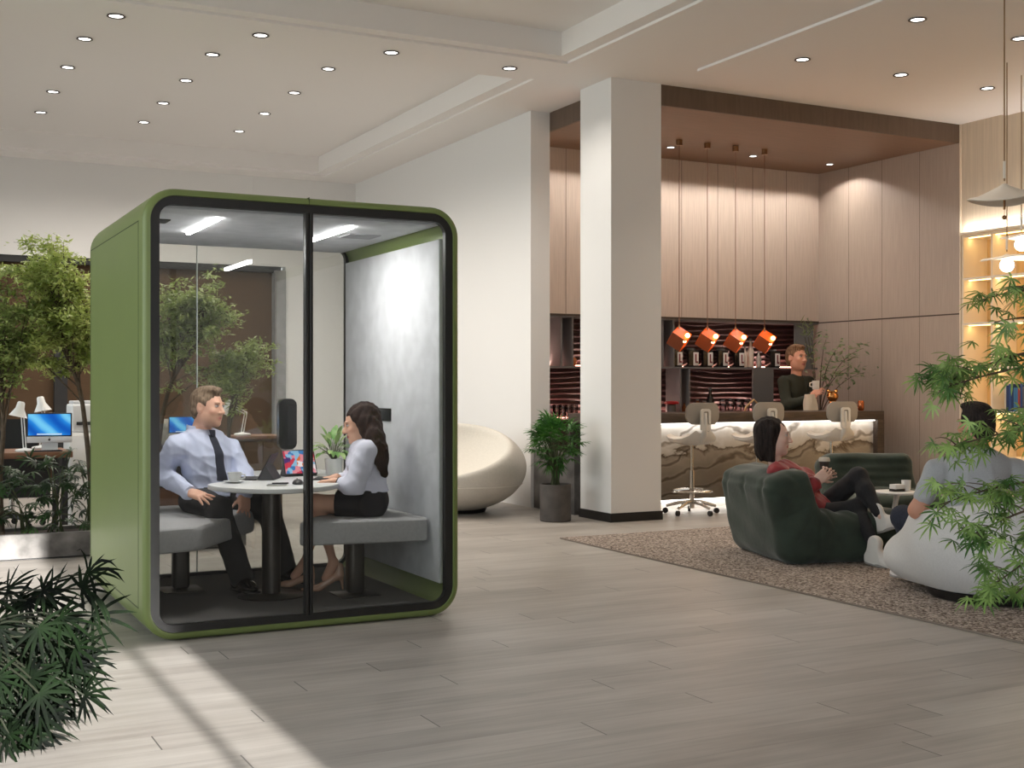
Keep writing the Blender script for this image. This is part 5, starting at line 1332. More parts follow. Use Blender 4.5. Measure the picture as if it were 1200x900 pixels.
# ---------------------------------------------------------------- man in the grey T-shirt, seen from behind
DG = 7.40
gj = dict(pelvis=P(1142, 622, DG), chest=P(1143, 564, DG - .02), neck=P(1144, 526, DG - .02), shL=P(1098, 552, DG), shR=P(1190, 552, DG),
          hipL=P(1121, 626, DG + .04), hipR=P(1163, 626, DG + .04), front=cdir(-.1, 0, 1), w=1.14, deep=1.05)
g_kL, g_aL = P(1058, 606, 7.84), P(1074, 662, 7.98)
g_kR, g_aR = P(1148, 604, 7.92), P(1140, 655, 8.06)
g_eL, g_wL = P(1075, 598, 7.44), P(1090, 605, 7.72)
g_eR, g_wR = P(1211, 600, 7.44), P(1180, 606, 7.70)
GS = 1.06
ghc, ghf, ghu = P(1143, 499, DG), cdir(-.42, -.02, .9), cdir(0, 1, .05)
grey = person((float(gj['pelvis'][0]), float(gj['pelvis'][1]), RZ), 'man in grey T-shirt seen from behind, sitting in the pale grey armchair')
lo, hi = bounds([gj['pelvis'], g_kL, g_aL, g_kR, g_aR, g_eL, g_eR, ghc], .2); lo[2] = .0
s = SDF(lo, hi, .0105, (((ghc[0] - .16, ghc[0] + .16, .0055),), ((ghc[1] - .16, ghc[1] + .16, .0055),), ((ghc[2] - .16, ghc[2] + .16, .0055),)))
torso(s, gj, -.012); arm(s, gj['shL'], g_eL, g_wL, .004, w=1.1); arm(s, gj['shR'], g_eR, g_wR, .004, w=1.1)
leg(s, gj['hipL'], g_kL, g_aL, -.01); leg(s, gj['hipR'], g_kR, g_aR, -.01)
s.cone(gj['neck'] - np.array((0, 0, .05)), ghc + np.array((0, 0, -.05)), .062, .058, k=.03); add_head(s, ghc, ghf, ghu, GS)
add_hand(s, g_wL, cdir(.3, -.1, .9), cdir(0, -1, 0), curl=.6, thumb=1); add_hand(s, g_wR, cdir(-.5, -.1, .8), cdir(0, -1, 0), curl=.6, thumb=-1)
s.build('body', M_skin, grey, tint=head_tint(np.array(rgb(196, 142, 118)), ghc, ghf, ghu, GS, rgb(176, 100, 92), rgb(40, 28, 24)))
M_tee = mat('heather_grey_cotton', rgb(168, 170, 174), rough=.95, noise=.04, nscale=120, bump=.1, bscale=200)
lo, hi = bounds([gj['pelvis'], gj['neck'], gj['shL'], gj['shR'], g_eL, g_eR], .2); s = SDF(lo, hi, .0085)
torso(s, gj, .010); 
for a, b in ((gj['shL'], g_eL), (gj['shR'], g_eR)): s.cone(a, a + (b - a) * .62, .074, .066, k=.03)
fo = folds(.006, 31, 30, [cdir(.15, 1, 0), cdir(-.2, 1, .1)]); s.fn(fo); s.plane(gj['pelvis'] + np.array((0, 0, -.06)), (0, 0, -1)); s.plane(gj['neck'] + np.array((0, 0, .028)), cdir(0, 1, .15))
for a, b in ((gj['shL'], g_eL), (gj['shR'], g_eR)): pass
s.build('tshirt', M_tee, grey)
M_navy = mat('navy_jeans', rgb(38, 42, 56), rough=.9, noise=.15, nscale=80)
lo, hi = bounds([gj['pelvis'], g_kL, g_aL, g_kR, g_aR], .2); lo[2] = .02; s = SDF(lo, hi, .0095)
s.ell(gj['pelvis'], (.18, .13, .115), M=np.stack([CR, CD_, CU], 1), k=.04); leg(s, gj['hipL'], g_kL, g_aL, .010, end=1); leg(s, gj['hipR'], g_kR, g_aR, .010, end=1); s.fn(folds(.003, 9, 34)); s.build('jeans', M_navy, grey)
for a, t_ in ((g_aL, cdir(-.7, 0, .7)), (g_aR, cdir(-.3, 0, .9))):
    a = a.copy(); shoe_mesh('trainer', a, t_, M_sneak, M_sole, grey)
q, M, r, fw_, u = q_(ghc, ghf, ghu, GS)
short_hair(grey, ghc, ghf, ghu, GS * 1.03, M_dkhair, back=.02, top=.004)

# ---------------------------------------------------------------- man standing behind the bar
DB = 14.72
bj = dict(pelvis=P(931, 500, DB), chest=P(931, 460, DB), neck=P(933, 440, DB), shR=P(918, 447, DB - .12), shL=P(947, 447, DB + .16),
          hipR=P(924, 508, DB - .06), hipL=P(939, 508, DB + .08), front=cdir(.75, 0, -.65), w=.96)
b_eR, b_wR = P(922, 475, DB - .22), P(944, 468, DB - .30)
b_eL, b_wL = P(950, 472, DB + .1), P(952, 462, DB - .2)
BS = 1.28
bhc, bhf, bhu = P(933.5, 420, DB - .02), cdir(.52, .02, -.85), cdir(.06, 1, 0)
bar = person((float(bj['pelvis'][0]), float(bj['pelvis'][1]), 0), 'man in dark green jumper standing behind the bar with a mug and cloth')
lo, hi = bounds([bj['pelvis'], bhc, b_eR, b_wR, b_wL, (bj['pelvis'][0], bj['pelvis'][1], .1)], .2); lo[2] = -.01
s = SDF(lo, hi, .0125, (((bhc[0] - .19, bhc[0] + .19, .0065),), ((bhc[1] - .19, bhc[1] + .19, .0065),), ((bhc[2] - .19, bhc[2] + .19, .0065),)))
torso(s, bj, -.012); arm(s, bj['shR'], b_eR, b_wR, -.004); arm(s, bj['shL'], b_eL, b_wL, -.004)
b_k = [(h_ * np.array((1, 1, 0)) + np.array((0, 0, .50))) for h_ in (bj['hipR'], bj['hipL'])]; b_a = [(h_ * np.array((1, 1, 0)) + np.array((0, 0, .10))) for h_ in (bj['hipR'], bj['hipL'])]
for h_, k_, a_ in zip((bj['hipR'], bj['hipL']), b_k, b_a): s.cone(h_, k_, .08, .058, k=.04); s.cone(k_, a_, .056, .036, k=.04); foot(s, a_, cdir(.75, 0, -.6))
s.cone(bj['neck'] - np.array((0, 0, .05)), bhc + np.array((0, 0, -.07)), .066, .062, k=.03); add_head(s, bhc, bhf, bhu, BS, smile=1)
add_hand(s, b_wR, cdir(.95, .25, 0), cdir(.1, .2, 1), curl=.85, thumb=-1, sc=1.1); add_hand(s, b_wL, cdir(.7, .3, -.3), cdir(.6, -.2, .6), curl=.85, thumb=1, sc=1.1)
s.build('body', M_skin, bar, tint=head_tint(np.array(rgb(224, 166, 142)), bhc, bhf, bhu, BS, rgb(186, 104, 98), rgb(120, 86, 62), stubble=.15))
M_jumper = mat('dark_green_jumper', rgb(50, 54, 46), rough=.95, bump=.2, bscale=80)
lo, hi = bounds([bj['pelvis'], bj['neck'], b_eR, b_wR, b_eL, b_wL], .2); s = SDF(lo, hi, .010)
torso(s, bj, .014); arm(s, bj['shR'], b_eR, b_wR, .014, end=.9, puff=.008); arm(s, bj['shL'], b_eL, b_wL, .014, end=.9, puff=.008); s.fn(folds(.005, 41, 28)); s.plane(bj['neck'] + np.array((0, 0, .045)), (0, 0, 1)); s.plane(bj['pelvis'] + np.array((0, 0, -.09)), (0, 0, -1)); s.build('jumper', M_jumper, bar)
lo, hi = bounds([bj['pelvis'], *b_a], .2); lo[2] = 0; s = SDF(lo, hi, .011)
s.ell(bj['pelvis'] + np.array((0, 0, -.03)), (.17, .16, .13), k=.04)
for h_, k_, a_ in zip((bj['hipR'], bj['hipL']), b_k, b_a): s.cone(h_, k_, .094, .074, k=.04); s.cone(k_, a_ + np.array((0, 0, .0)), .072, .06, k=.04)
s.build('trousers', M_trous, bar)
for a_ in b_a: a_ = a_.copy(); a_[2] = .094; shoe_mesh('shoe', a_, cdir(.75, 0, -.6), M_shoeb, M_black, bar)
short_hair(bar, bhc, bhf, bhu, BS, hair_mat('sandy_hair', rgb(104, 78, 58), rgb(158, 124, 96)), recede=.004)
mz = P(956, 451, DB - .36); mz[2] -= .055; mug = G().lathe([(.034, 0), (.040, .01), (.042, .105), (.038, .105), (.036, .012), (.0005, .012)], mz, 22, cap=False)
mug.tube([mz + CR * (-.04) + np.array((0, 0, .085)), mz + CR * (-.07) + np.array((0, 0, .075)), mz + CR * (-.07) + np.array((0, 0, .04)), mz + CR * (-.04) + np.array((0, 0, .03))], .007, 8)
tag(mug.build('white_mug', M_white), 'white mug held up by the man behind the bar', 'mug')
M_cloth = mat('cream_cloth', rgb(222, 214, 200), rough=.95, bump=.2, bscale=60)
g = G(); v = []; top = P(949, 460, DB - .40); NX, NZ = 15, 14
for i in range(NZ):
    t_ = i / (NZ - 1)
    for j in range(NX):
        a = 2 * math.pi * j / NX; rr = (.05 + .035 * t_ ** .7) * (1 + .22 * math.sin(3 * a + 2 * t_) + .10 * math.sin(5 * a + 4 * t_))
        v.append(top + CR * rr * math.cos(a) + CD_ * rr * .45 * math.sin(a) + np.array((0, 0, -.02 - (.25 + .02 * math.sin(2 * a)) * t_)))
f = [(i * NX + j, i * NX + (j + 1) % NX, (i + 1) * NX + (j + 1) % NX, (i + 1) * NX + j) for i in range(NZ - 1) for j in range(NX)]
g.add(v, f, True); g.add(v[:NX], [tuple(range(NX))]); tag(g.build('polishing_cloth', M_cloth), 'cream polishing cloth hanging from the hand of the man behind the bar', 'cloth')
# ================================================================ PLANTS
def leaf_mat(name, c, c2, rough=.45, trans=.25):
    if name in MATS: return MATS[name]
    m = bpy.data.materials.new(name); m.use_nodes = True; nt = m.node_tree; b = nt.nodes['Principled BSDF']; L = nt.links.new
    tc = nt.nodes.new('ShaderNodeTexCoord'); n = nt.nodes.new('ShaderNodeTexNoise'); n.inputs['Scale'].default_value = 9; n.inputs['Detail'].default_value = 2; L(tc.outputs['Object'], n.inputs['Vector'])
    r = nt.nodes.new('ShaderNodeValToRGB'); r.color_ramp.elements[0].position = .38; r.color_ramp.elements[1].position = .62
    r.color_ramp.elements[0].color = (*c, 1); r.color_ramp.elements[1].color = (*c2, 1); L(n.outputs['Fac'], r.inputs[0]); L(r.outputs[0], b.inputs['Base Color']); b.inputs['Roughness'].default_value = rough; b.inputs['Specular IOR Level'].default_value = .5 if rough < .6 else .12
    t = nt.nodes.new('ShaderNodeBsdfTranslucent'); L(r.outputs[0], t.inputs[0]); mx = nt.nodes.new('ShaderNodeMixShader'); mx.inputs[0].default_value = trans
    L(b.outputs[0], mx.inputs[1]); L(t.outputs[0], mx.inputs[2]); L(mx.outputs[0], nt.nodes['Material Output'].inputs[0]); MATS[name] = m
    return m
def blade(g, p, d, n, L, w, droop=.3, seg=4, fold=.18, shape=(.35, .9, 1, .75, 0)):
    """a leaf blade from p along d, face normal n, bending down"""
    p = np.array(p, float); d = nrm(d); v = []
    for i in range(seg + 1):
        t = i / seg; s_ = nrm(np.cross(d, n)); wd = w * .5 * np.interp(t, np.linspace(0, 1, len(shape)), shape)
        v += [p - s_ * wd, p - n * fold * wd, p + s_ * wd]
        d2 = nrm(d + np.array((0, 0, -droop / seg * (1 + t)))); n = nrm(n - d2 * np.dot(n, d2)); d = d2; p = p + d * L / seg
    f = []
    for i in range(seg):
        a = 3 * i; f += [(a, a + 1, a + 4, a + 3), (a + 1, a + 2, a + 5, a + 4)]
    g.add(v, f, True)
def fan(g, p, d, n, L, count=8, w=.02, arc=200, droop=.5, rg=rng):
    d = nrm(d); n = nrm(np.array(n) - d * np.dot(n, d)); s_ = np.cross(d, n)
    for i in range(count):
        a = R(-arc / 2 + arc * i / (count - 1)) + rg.uniform(-.06, .06); l = L * (1 - .28 * abs(i / (count - 1) - .5) * 2) * rg.uniform(.88, 1.08)
        blade(g, p, d * math.cos(a) + s_ * math.sin(a) + n * rg.uniform(-.06, .14), n, l, w * rg.uniform(.85, 1.15), droop * rg.uniform(.6, 1.3))
M_soil = mat('soil', rgb(52, 42, 36), rough=1, noise=.3, nscale=40)
M_stem = mat('green_stem', rgb(70, 78, 48), rough=.7)
M_bark = mat('bark', rgb(84, 72, 58), rough=.9, noise=.25, nscale=20, bump=.5, bscale=40)
def pot_mesh(t, c, r, h, m, taper=1.0):
    g = G(); g.lathe([(r * taper * .96, .001), (r * taper, .008), (r, h - .004), (r - .004, h), (r - .018, h), (r - .02, h - .035)], c, 40, cap=False); g.lathe([(.0005, .001), (r * taper * .96, .001)], c, 40, cap=False); g.build('pot', m, t)
    g = G(); g.lathe([(.0005, h - .03), (r - .019, h - .036)], c, 30, cap=False); g.build('soil', M_soil, t)

# potted lady palm by the column
pc = P(651, 610, 11.70); pc[2] = 0
t = thing('potted_palm', pc, 'bushy green lady palm in a dark cylindrical pot left of the column', 'potted plant')
pot_mesh(t, pc, .150, .352, mat('dark_concrete_pot', rgb(80, 74, 70), rough=.7, noise=.22, nscale=7, detail=7))
g = G(); gs = G(); rg = random.Random(3)
for k in range(135):
    a = rg.uniform(0, 2 * math.pi); u = rg.uniform(-1, 1); rr = rg.uniform(.45, 1.0) ** .6
    q = pc + np.array((.235 * rr * math.sqrt(1 - u * u) * math.cos(a), .235 * rr * math.sqrt(1 - u * u) * math.sin(a), .76 + .25 * rr * u))
    d = nrm((q - (pc + np.array((0, 0, .62)))) * np.array((1, 1, .7)) + np.array((rg.uniform(-.05, .05), rg.uniform(-.05, .05), 0)))
    fan(g, q, d, np.array((0, 0, 1.)) + d * .2, rg.uniform(.10, .15), 8, .016, 190, .6, rg)
    if k % 3 == 0: gs.tube(bez(pc + np.array((rg.uniform(-.04, .04), rg.uniform(-.04, .04), .33)), pc + np.array((0, 0, .55)), q, 6), .0035, 5)
for k in range(4): gs.tube(bez(pc + np.array((.03 * math.cos(k * 1.7), .03 * math.sin(k * 1.7), .32)), pc + np.array((.03 * math.cos(k), .03 * math.sin(k), .5)), pc + np.array((.12 * math.cos(k * 1.6), .12 * math.sin(k * 1.6), .72)), 6), .008, 6)
g.build('foliage', leaf_mat('palm_green', rgb(40, 84, 34), rgb(84, 136, 58)), t, fix=False); gs.build('stem', M_stem, t)

# shaded lady palm in the left foreground
fc = P(-75, 800, 4.36); fc[2] = 0
t = thing('potted_palm', fc, 'shaded lady palm leaning in at the bottom left corner of the picture', 'potted plant')
pot_mesh(t, fc, .13, .27, mat('dark_concrete_pot', rgb(80, 74, 70)))
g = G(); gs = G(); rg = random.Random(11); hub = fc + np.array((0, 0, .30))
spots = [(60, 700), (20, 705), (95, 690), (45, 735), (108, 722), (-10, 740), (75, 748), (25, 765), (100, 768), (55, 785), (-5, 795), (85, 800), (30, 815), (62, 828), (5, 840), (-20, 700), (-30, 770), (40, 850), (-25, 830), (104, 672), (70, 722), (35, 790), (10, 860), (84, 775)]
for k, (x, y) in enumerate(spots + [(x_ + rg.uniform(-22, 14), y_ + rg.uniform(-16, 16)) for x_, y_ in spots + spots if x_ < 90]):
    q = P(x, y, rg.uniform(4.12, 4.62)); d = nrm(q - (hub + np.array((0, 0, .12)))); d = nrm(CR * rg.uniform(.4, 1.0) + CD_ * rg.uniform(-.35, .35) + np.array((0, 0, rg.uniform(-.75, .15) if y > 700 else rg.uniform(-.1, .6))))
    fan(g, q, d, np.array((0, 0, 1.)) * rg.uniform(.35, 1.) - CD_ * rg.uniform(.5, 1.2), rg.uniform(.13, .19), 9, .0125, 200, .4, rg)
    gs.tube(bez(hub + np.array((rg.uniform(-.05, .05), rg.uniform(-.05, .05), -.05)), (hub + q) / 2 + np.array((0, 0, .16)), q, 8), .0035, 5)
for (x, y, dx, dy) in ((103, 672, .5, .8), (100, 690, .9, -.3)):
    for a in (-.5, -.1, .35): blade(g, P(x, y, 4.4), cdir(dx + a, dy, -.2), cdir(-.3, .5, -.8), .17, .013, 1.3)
g.build('foliage', leaf_mat('shaded_palm_green', rgb(5, 10, 5), rgb(17, 32, 11), rough=.7, trans=.06), t, fix=False); gs.build('stem', mat('dark_stem', rgb(36, 40, 24), rough=.7), t)  # near-black leaf colour has the plant's shade painted in

# low stone planter with dark shrubs
PLY = 9.72
pl = thing('stone_planter', (.9, PLY + .25, 0), 'long low mottled white stone planter box left of the booth', 'planter')
M_pl = mat('mottled_stone', rgb(146, 142, 138), rough=.8, col2=rgb(98, 95, 92), nscale=5.5, detail=9, bump=.25, bscale=30)
g = G(); g.box(-.9, PLY, .012, 2.62, PLY + .06, .19); g.box(-.9, PLY + .46, .012, 2.62, PLY + .52, .19); g.box(-.9, PLY + .06, .012, -.84, PLY + .46, .19); g.box(2.56, PLY + .06, .012, 2.62, PLY + .46, .19); g.build('trough', M_pl, pl)
g = G(); g.box(-.88, PLY + .02, .0005, 2.60, PLY + .50, .012); g.build('base', M_black, pl)
g = G(); g.box(-.84, PLY + .06, .1, 2.56, PLY + .46, .165); g.build('soil', M_soil, pl)
for k, (px, lab) in enumerate(((-14, 'at the picture\'s left edge'), (26, 'under the desk lamp and screen'), (66, 'under the right half of the screen'), (104, 'next to the green booth wall'))):
    b = P(px, 625, 9.15); b[1] = PLY + .24; b[2] = .168
    a = (px - 600) / FPX; b[0] = b[1] * (FWD[0] + RGT[0] * a) / (FWD[1] + RGT[1] * a)
    t = thing('planter_shrub', b, 'dark leafy shrub in the stone planter, ' + lab, 'shrub', 'shrubs in the stone planter')
    g = G(); gs = G(); rg = random.Random(20 + k)
    for j in range(34):
        q = b + np.array((rg.uniform(-.19, .19), rg.uniform(-.17, .17), rg.uniform(.06, .62) if k > 1 else rg.uniform(.05, .54)))
        d = nrm(np.array((rg.uniform(-1, 1), rg.uniform(-1, 1), rg.uniform(-.3, .5))))
        fan(g, q, d, np.array((0, 0, 1.)) - CD_ * .6, rg.uniform(.09, .15), 7, .017, 170, .7, rg)
        if j % 4 == 0: gs.tube(bez(b + np.array((rg.uniform(-.06, .06), rg.uniform(-.06, .06), 0)), b + np.array((0, 0, .25)), q, 5), .005, 5)
    g.build('foliage', leaf_mat('shrub_green', rgb(24, 44, 22), rgb(52, 82, 40), trans=.15), t, fix=False); gs.build('stem', M_stem, t)

# fine-leaved trees standing in the planter
def tree(base, trunk, crown_c, crown_r, nleaf, seed, label, mleaf, flat=.5, leaf=.046, nb=26):
    t = thing('indoor_tree', base, label, 'tree', 'trees in the stone planter')
    rg = random.Random(seed); gt = G(); gl = G()
    pts = [np.array(p, float) for p in trunk]; k = len(pts)
    sm = []
    for i in range(k - 1):
        for u in np.linspace(0, 1, 5, endpoint=False):
            p0, p1, p2, p3 = pts[max(i - 1, 0)], pts[i], pts[i + 1], pts[min(i + 2, k - 1)]
            sm.append(.5 * (2 * p1 + (p2 - p0) * u + (2 * p0 - 5 * p1 + 4 * p2 - p3) * u * u + (3 * p1 - p0 - 3 * p2 + p3) * u ** 3))
    sm.append(pts[-1]); gt.tube(sm, list(np.linspace(.024, .008, len(sm))), 8)
    tips = []
    for j in range(nb):
        s0 = sm[int(rg.uniform(.45, .99) * (len(sm) - 1))]
        th = rg.uniform(0, 2 * math.pi); uu = rg.uniform(-.8, 1); rr = rg.uniform(.55, 1)
        e = crown_c + np.array((crown_r[0] * rr * math.sqrt(1 - uu * uu * .9) * math.cos(th), crown_r[1] * rr * math.sqrt(1 - uu * uu * .9) * math.sin(th), crown_r[2] * uu * rr))
        m = (s0 + e) / 2 + np.array((0, 0, .08)); bb = bez(s0, m, e, 7); gt.tube(bb, list(np.linspace(.007, .0018, 7)), 5)
        for i in range(2, 7):
            for _ in range(2):
                tip = bb[i] + np.array((rg.gauss(0, .10), rg.gauss(0, .10), rg.gauss(.02, .04))); gt.tube([bb[i], (bb[i] + tip) / 2 + np.array((0, 0, .012)), tip], .0012, 3); tips.append((bb[i], tip))
    for j in range(nleaf):
        a, b = tips[rg.randrange(len(tips))]; u = rg.random(); p = a * (1 - u) + b * u + np.array((rg.gauss(0, .03), rg.gauss(0, .03), rg.gauss(0, .012)))
        d = nrm(np.array((rg.gauss(0, 1), rg.gauss(0, 1), rg.gauss(-.1, flat)))); n = nrm(np.array((rg.gauss(0, .45), rg.gauss(0, .45), 1.)))
        s_ = nrm(np.cross(d, n)); L = leaf * rg.uniform(.7, 1.35); w = L * .19
        gl.add([p, p + d * L * .45 + s_ * w, p + d * L, p + d * L * .45 - s_ * w], [(0, 1, 2, 3)])
    gt.build('trunk', M_bark, t); gl.build('foliage', mleaf, t, fix=False)
    return t
M_tl = leaf_mat('tree_leaf', rgb(150, 168, 84), rgb(200, 210, 132), trans=.3); M_tl2 = leaf_mat('tree_leaf_deep', rgb(136, 156, 84), rgb(188, 202, 132), trans=.3)
yp = PLY + .26
def at_y(px, py, y):
    a = (px - 600) / FPX; d = y / (FWD[1] + RGT[1] * a); return P(px, py, d)
def tb_(px, y=yp): p = at_y(px, 600, y); p[2] = .166; return p
tree(tb_(108), [tb_(108), at_y(106, 560, yp), at_y(100, 500, yp), at_y(93, 455, yp), at_y(76, 405, yp), at_y(70, 345, yp), at_y(82, 300, yp)], at_y(62, 368, yp), np.array((.47, .40, .60)), 15000, 5, 'fine-leaved tree with a thin crooked trunk, just left of the green booth', M_tl, nb=44)
tree(tb_(2), [tb_(2), at_y(0, 560, yp), at_y(4, 500, yp), at_y(0, 440, yp), at_y(-6, 360, yp)], at_y(-2, 372, yp), np.array((.36, .34, .52)), 10000, 6, 'fine-leaved tree at the picture\'s left edge above the desk', M_tl2, nb=32)
tree(tb_(186), [tb_(186), at_y(184, 560, yp), at_y(190, 490, yp), at_y(205, 440, yp), at_y(232, 400, yp), at_y(240, 350, yp)], at_y(226, 392, yp), np.array((.44, .36, .50)), 9500, 8, 'fine-leaved tree seen through the booth behind the man\'s head', M_tl2, nb=34)
tree(tb_(272), [tb_(272), at_y(272, 560, yp), at_y(268, 500, yp), at_y(276, 455, yp), at_y(288, 420, yp)], at_y(282, 430, yp), np.array((.30, .26, .26)), 3600, 9, 'smaller fine-leaved tree seen through the booth, right of the man\'s face', M_tl2, nb=18)

# Japanese maple leaning in from the right
mb = P(1290, 700, 4.75); mb[2] = 0
t = thing('maple_tree', mb, 'green maple-like potted tree whose branches hang in from the right edge', 'tree')
pot_mesh(t, mb, .2, .40, mat('dark_concrete_pot', rgb(80, 74, 70)))
gt = G(); gl = G(); rg = random.Random(31)
trunk = [mb + np.array((0, 0, .38)), P(1286, 620, 4.75), P(1280, 520, 4.75), P(1276, 420, 4.75), P(1268, 340, 4.75)]; gt.tube(trunk, [.024, .021, .018, .013, .008], 8)
def palm_leaf(p, d, n, L, lobes=7, w=.0085, arc=230):
    d = nrm(d); n = nrm(np.array(n) - d * np.dot(n, d)); s_ = np.cross(d, n)
    for i in range(lobes):
        c = i / (lobes - 1) - .5; a = R(arc * c); blade(gl, p, d * math.cos(a) + s_ * math.sin(a), n, 1.2 * L * (1 - .8 * abs(c)) * rg.uniform(.9, 1.1), w, .45, 3, .1, (.3, 1, .8, 0))
def spray(x0, y0, x1, y1, dd, nl, L, drop=10, jit=16, subs=5):
    a, b = P(x0, y0, 4.75), P(x1, y1, 4.75 + dd); m = (a + b) / 2 + np.array((0, 0, .06)); bb = bez(a, m, b, 12); gt.tube(bb, list(np.linspace(.008, .002, 12)), 5)
    ends = [bb[i] for i in range(4, 12)]
    for k in range(subs):
        s0 = bb[rg.randrange(3, 11)]; e = s0 + CR * rg.uniform(-.16, .02) + CD_ * rg.uniform(-.15, .15) + CU * rg.uniform(-.09, .05); c = bez(s0, (s0 + e) / 2 + CU * .03, e, 5); gt.tube(c, list(np.linspace(.003, .0012, 5)), 4); ends += c[2:]
    for k in range(int(nl * 1.35)):
        p = ends[rg.randrange(len(ends))] + np.array([rg.gauss(0, .022) for _ in range(3)])
        d = nrm(CR * rg.uniform(-1, .35) + CD_ * rg.uniform(-.8, .5) + CU * rg.uniform(-.7, .15)); palm_leaf(p, d, CU * 1.0 - CD_ * rg.uniform(.1, 1.2) + CR * rg.uniform(-.4, .3), L * rg.uniform(.75, 1.2))
spray(1270, 345, 1150, 352, .05, 26, .062, subs=7); spray(1272, 385, 1165, 378, -.2, 22, .06); spray(1278, 400, 1100, 452, .1, 46, .066, subs=10); spray(1278, 425, 1100, 458, -.05, 30, .064, subs=8)
spray(1280, 470, 1190, 500, .2, 20, .064); spray(1280, 500, 1105, 528, -.15, 34, .062, subs=8); spray(1282, 560, 1100, 592, -.1, 44, .064, subs=9); spray(1284, 580, 1130, 632, -.25, 34, .064, subs=8); spray(1286, 620, 1160, 690, -.2, 38, .062, subs=8); spray(1286, 640, 1180, 705, -.1, 26, .06)
gt.build('trunk', M_bark, t); gl.build('foliage', leaf_mat('maple_green', rgb(66, 104, 48), rgb(150, 180, 100), trans=.3), t, fix=False)

# branches in a vase at the end of the back bar
vb = P(961, 600, 14.9); vb[1] = 11.86; _a = (961 - 600) / FPX; vb[0] = 11.86 * (FWD[0] + RGT[0] * _a) / (FWD[1] + RGT[1] * _a); vb[2] = .001
t = thing('branch_vase', vb, 'tall dark floor vase of leafy branches beside the man behind the bar', 'vase')
G().lathe([(.09, .0), (.12, .10), (.11, .55), (.06, .86), (.065, .92), (.055, .92), (.05, .86), (.0005, .8)], vb, 24, cap=False).build('vase', mat('dark_vase', rgb(50, 48, 48), rough=.35), t)
gt = G(); gl = G(); rg = random.Random(13); top = vb + np.array((0, 0, .88))
def ay(px, py, y=11.35): return at_y(px, py, y)
for (mx, my, ex, ey, nl) in ((962, 425, 985, 404, 60), (972, 420, 1012, 408, 60), (966, 440, 1000, 428, 60), (975, 445, 1014, 436, 50), (960, 420, 968, 398, 40)):
    c = bez(top, ay(mx, my), ay(ex, ey, 11.05), 10); gt.tube(c, list(np.linspace(.007, .002, 10)), 5)
    for _ in range(nl):
        i = rg.randrange(4, 10); p = c[i] + np.array((rg.gauss(0, .06), rg.gauss(0, .06), rg.gauss(.02, .045)))
        blade(gl, p, nrm(np.array((rg.gauss(0, 1), rg.gauss(0, 1), rg.gauss(0, .4)))), np.array((rg.gauss(0, .3), rg.gauss(-.4, .3), 1.)), rg.uniform(.06, .095), .034, .2, 2, .1, (.2, 1, 0))
for _ in range(70):
    p = ay(rg.gauss(947, 5), rg.uniform(376, 425), 11.98); blade(gl, p, nrm(np.array((rg.gauss(0, .7), rg.gauss(0, .7), .9))), np.array((0, -1., .4)), rg.uniform(.06, .12), .014, .3, 3, .1)
for x_ in (943, 947, 951): gt.tube(bez(top, ay(955, 440, 11.9), ay(x_, 395, 11.98), 8), .0035, 5)
gt.build('branch', M_bark, t); gl.build('foliage', leaf_mat('bar_leaf', rgb(84, 106, 64), rgb(150, 158, 116), trans=.2), t, fix=False)
# ================================================================ ON THE BOOTH TABLE
TT = .7352
M_ceram = mat('white_ceramic', rgb(240, 240, 238), rough=.2)
def tp(px, py, z=TT):
    d = (CH - z) / ((py - 450) / FPX); return P(px, py, d)
c = tp(275, 566); t = thing('cup_and_saucer', c, 'white coffee cup on its saucer at the left end of the booth table', 'cup')
G().lathe([(.0005, .001), (.03, .001), (.062, .010), (.064, .013), (.03, .006), (.0005, .005)], c, 32, cap=False).build('saucer', M_ceram, t)
g = G(); g.lathe([(.0005, .007), (.024, .007), (.036, .03), (.041, .062), (.038, .062), (.033, .03), (.0005, .014)], c, 30, cap=False)
g.tube([c + CR * .038 + np.array((0, 0, .052)), c + CR * .06 + np.array((0, 0, .048)), c + CR * .058 + np.array((0, 0, .03)), c + CR * .036 + np.array((0, 0, .024))], .0045, 8); g.build('cup', M_ceram, t)
M_tabk = mat('tablet_black', rgb(30, 30, 32), rough=.45)
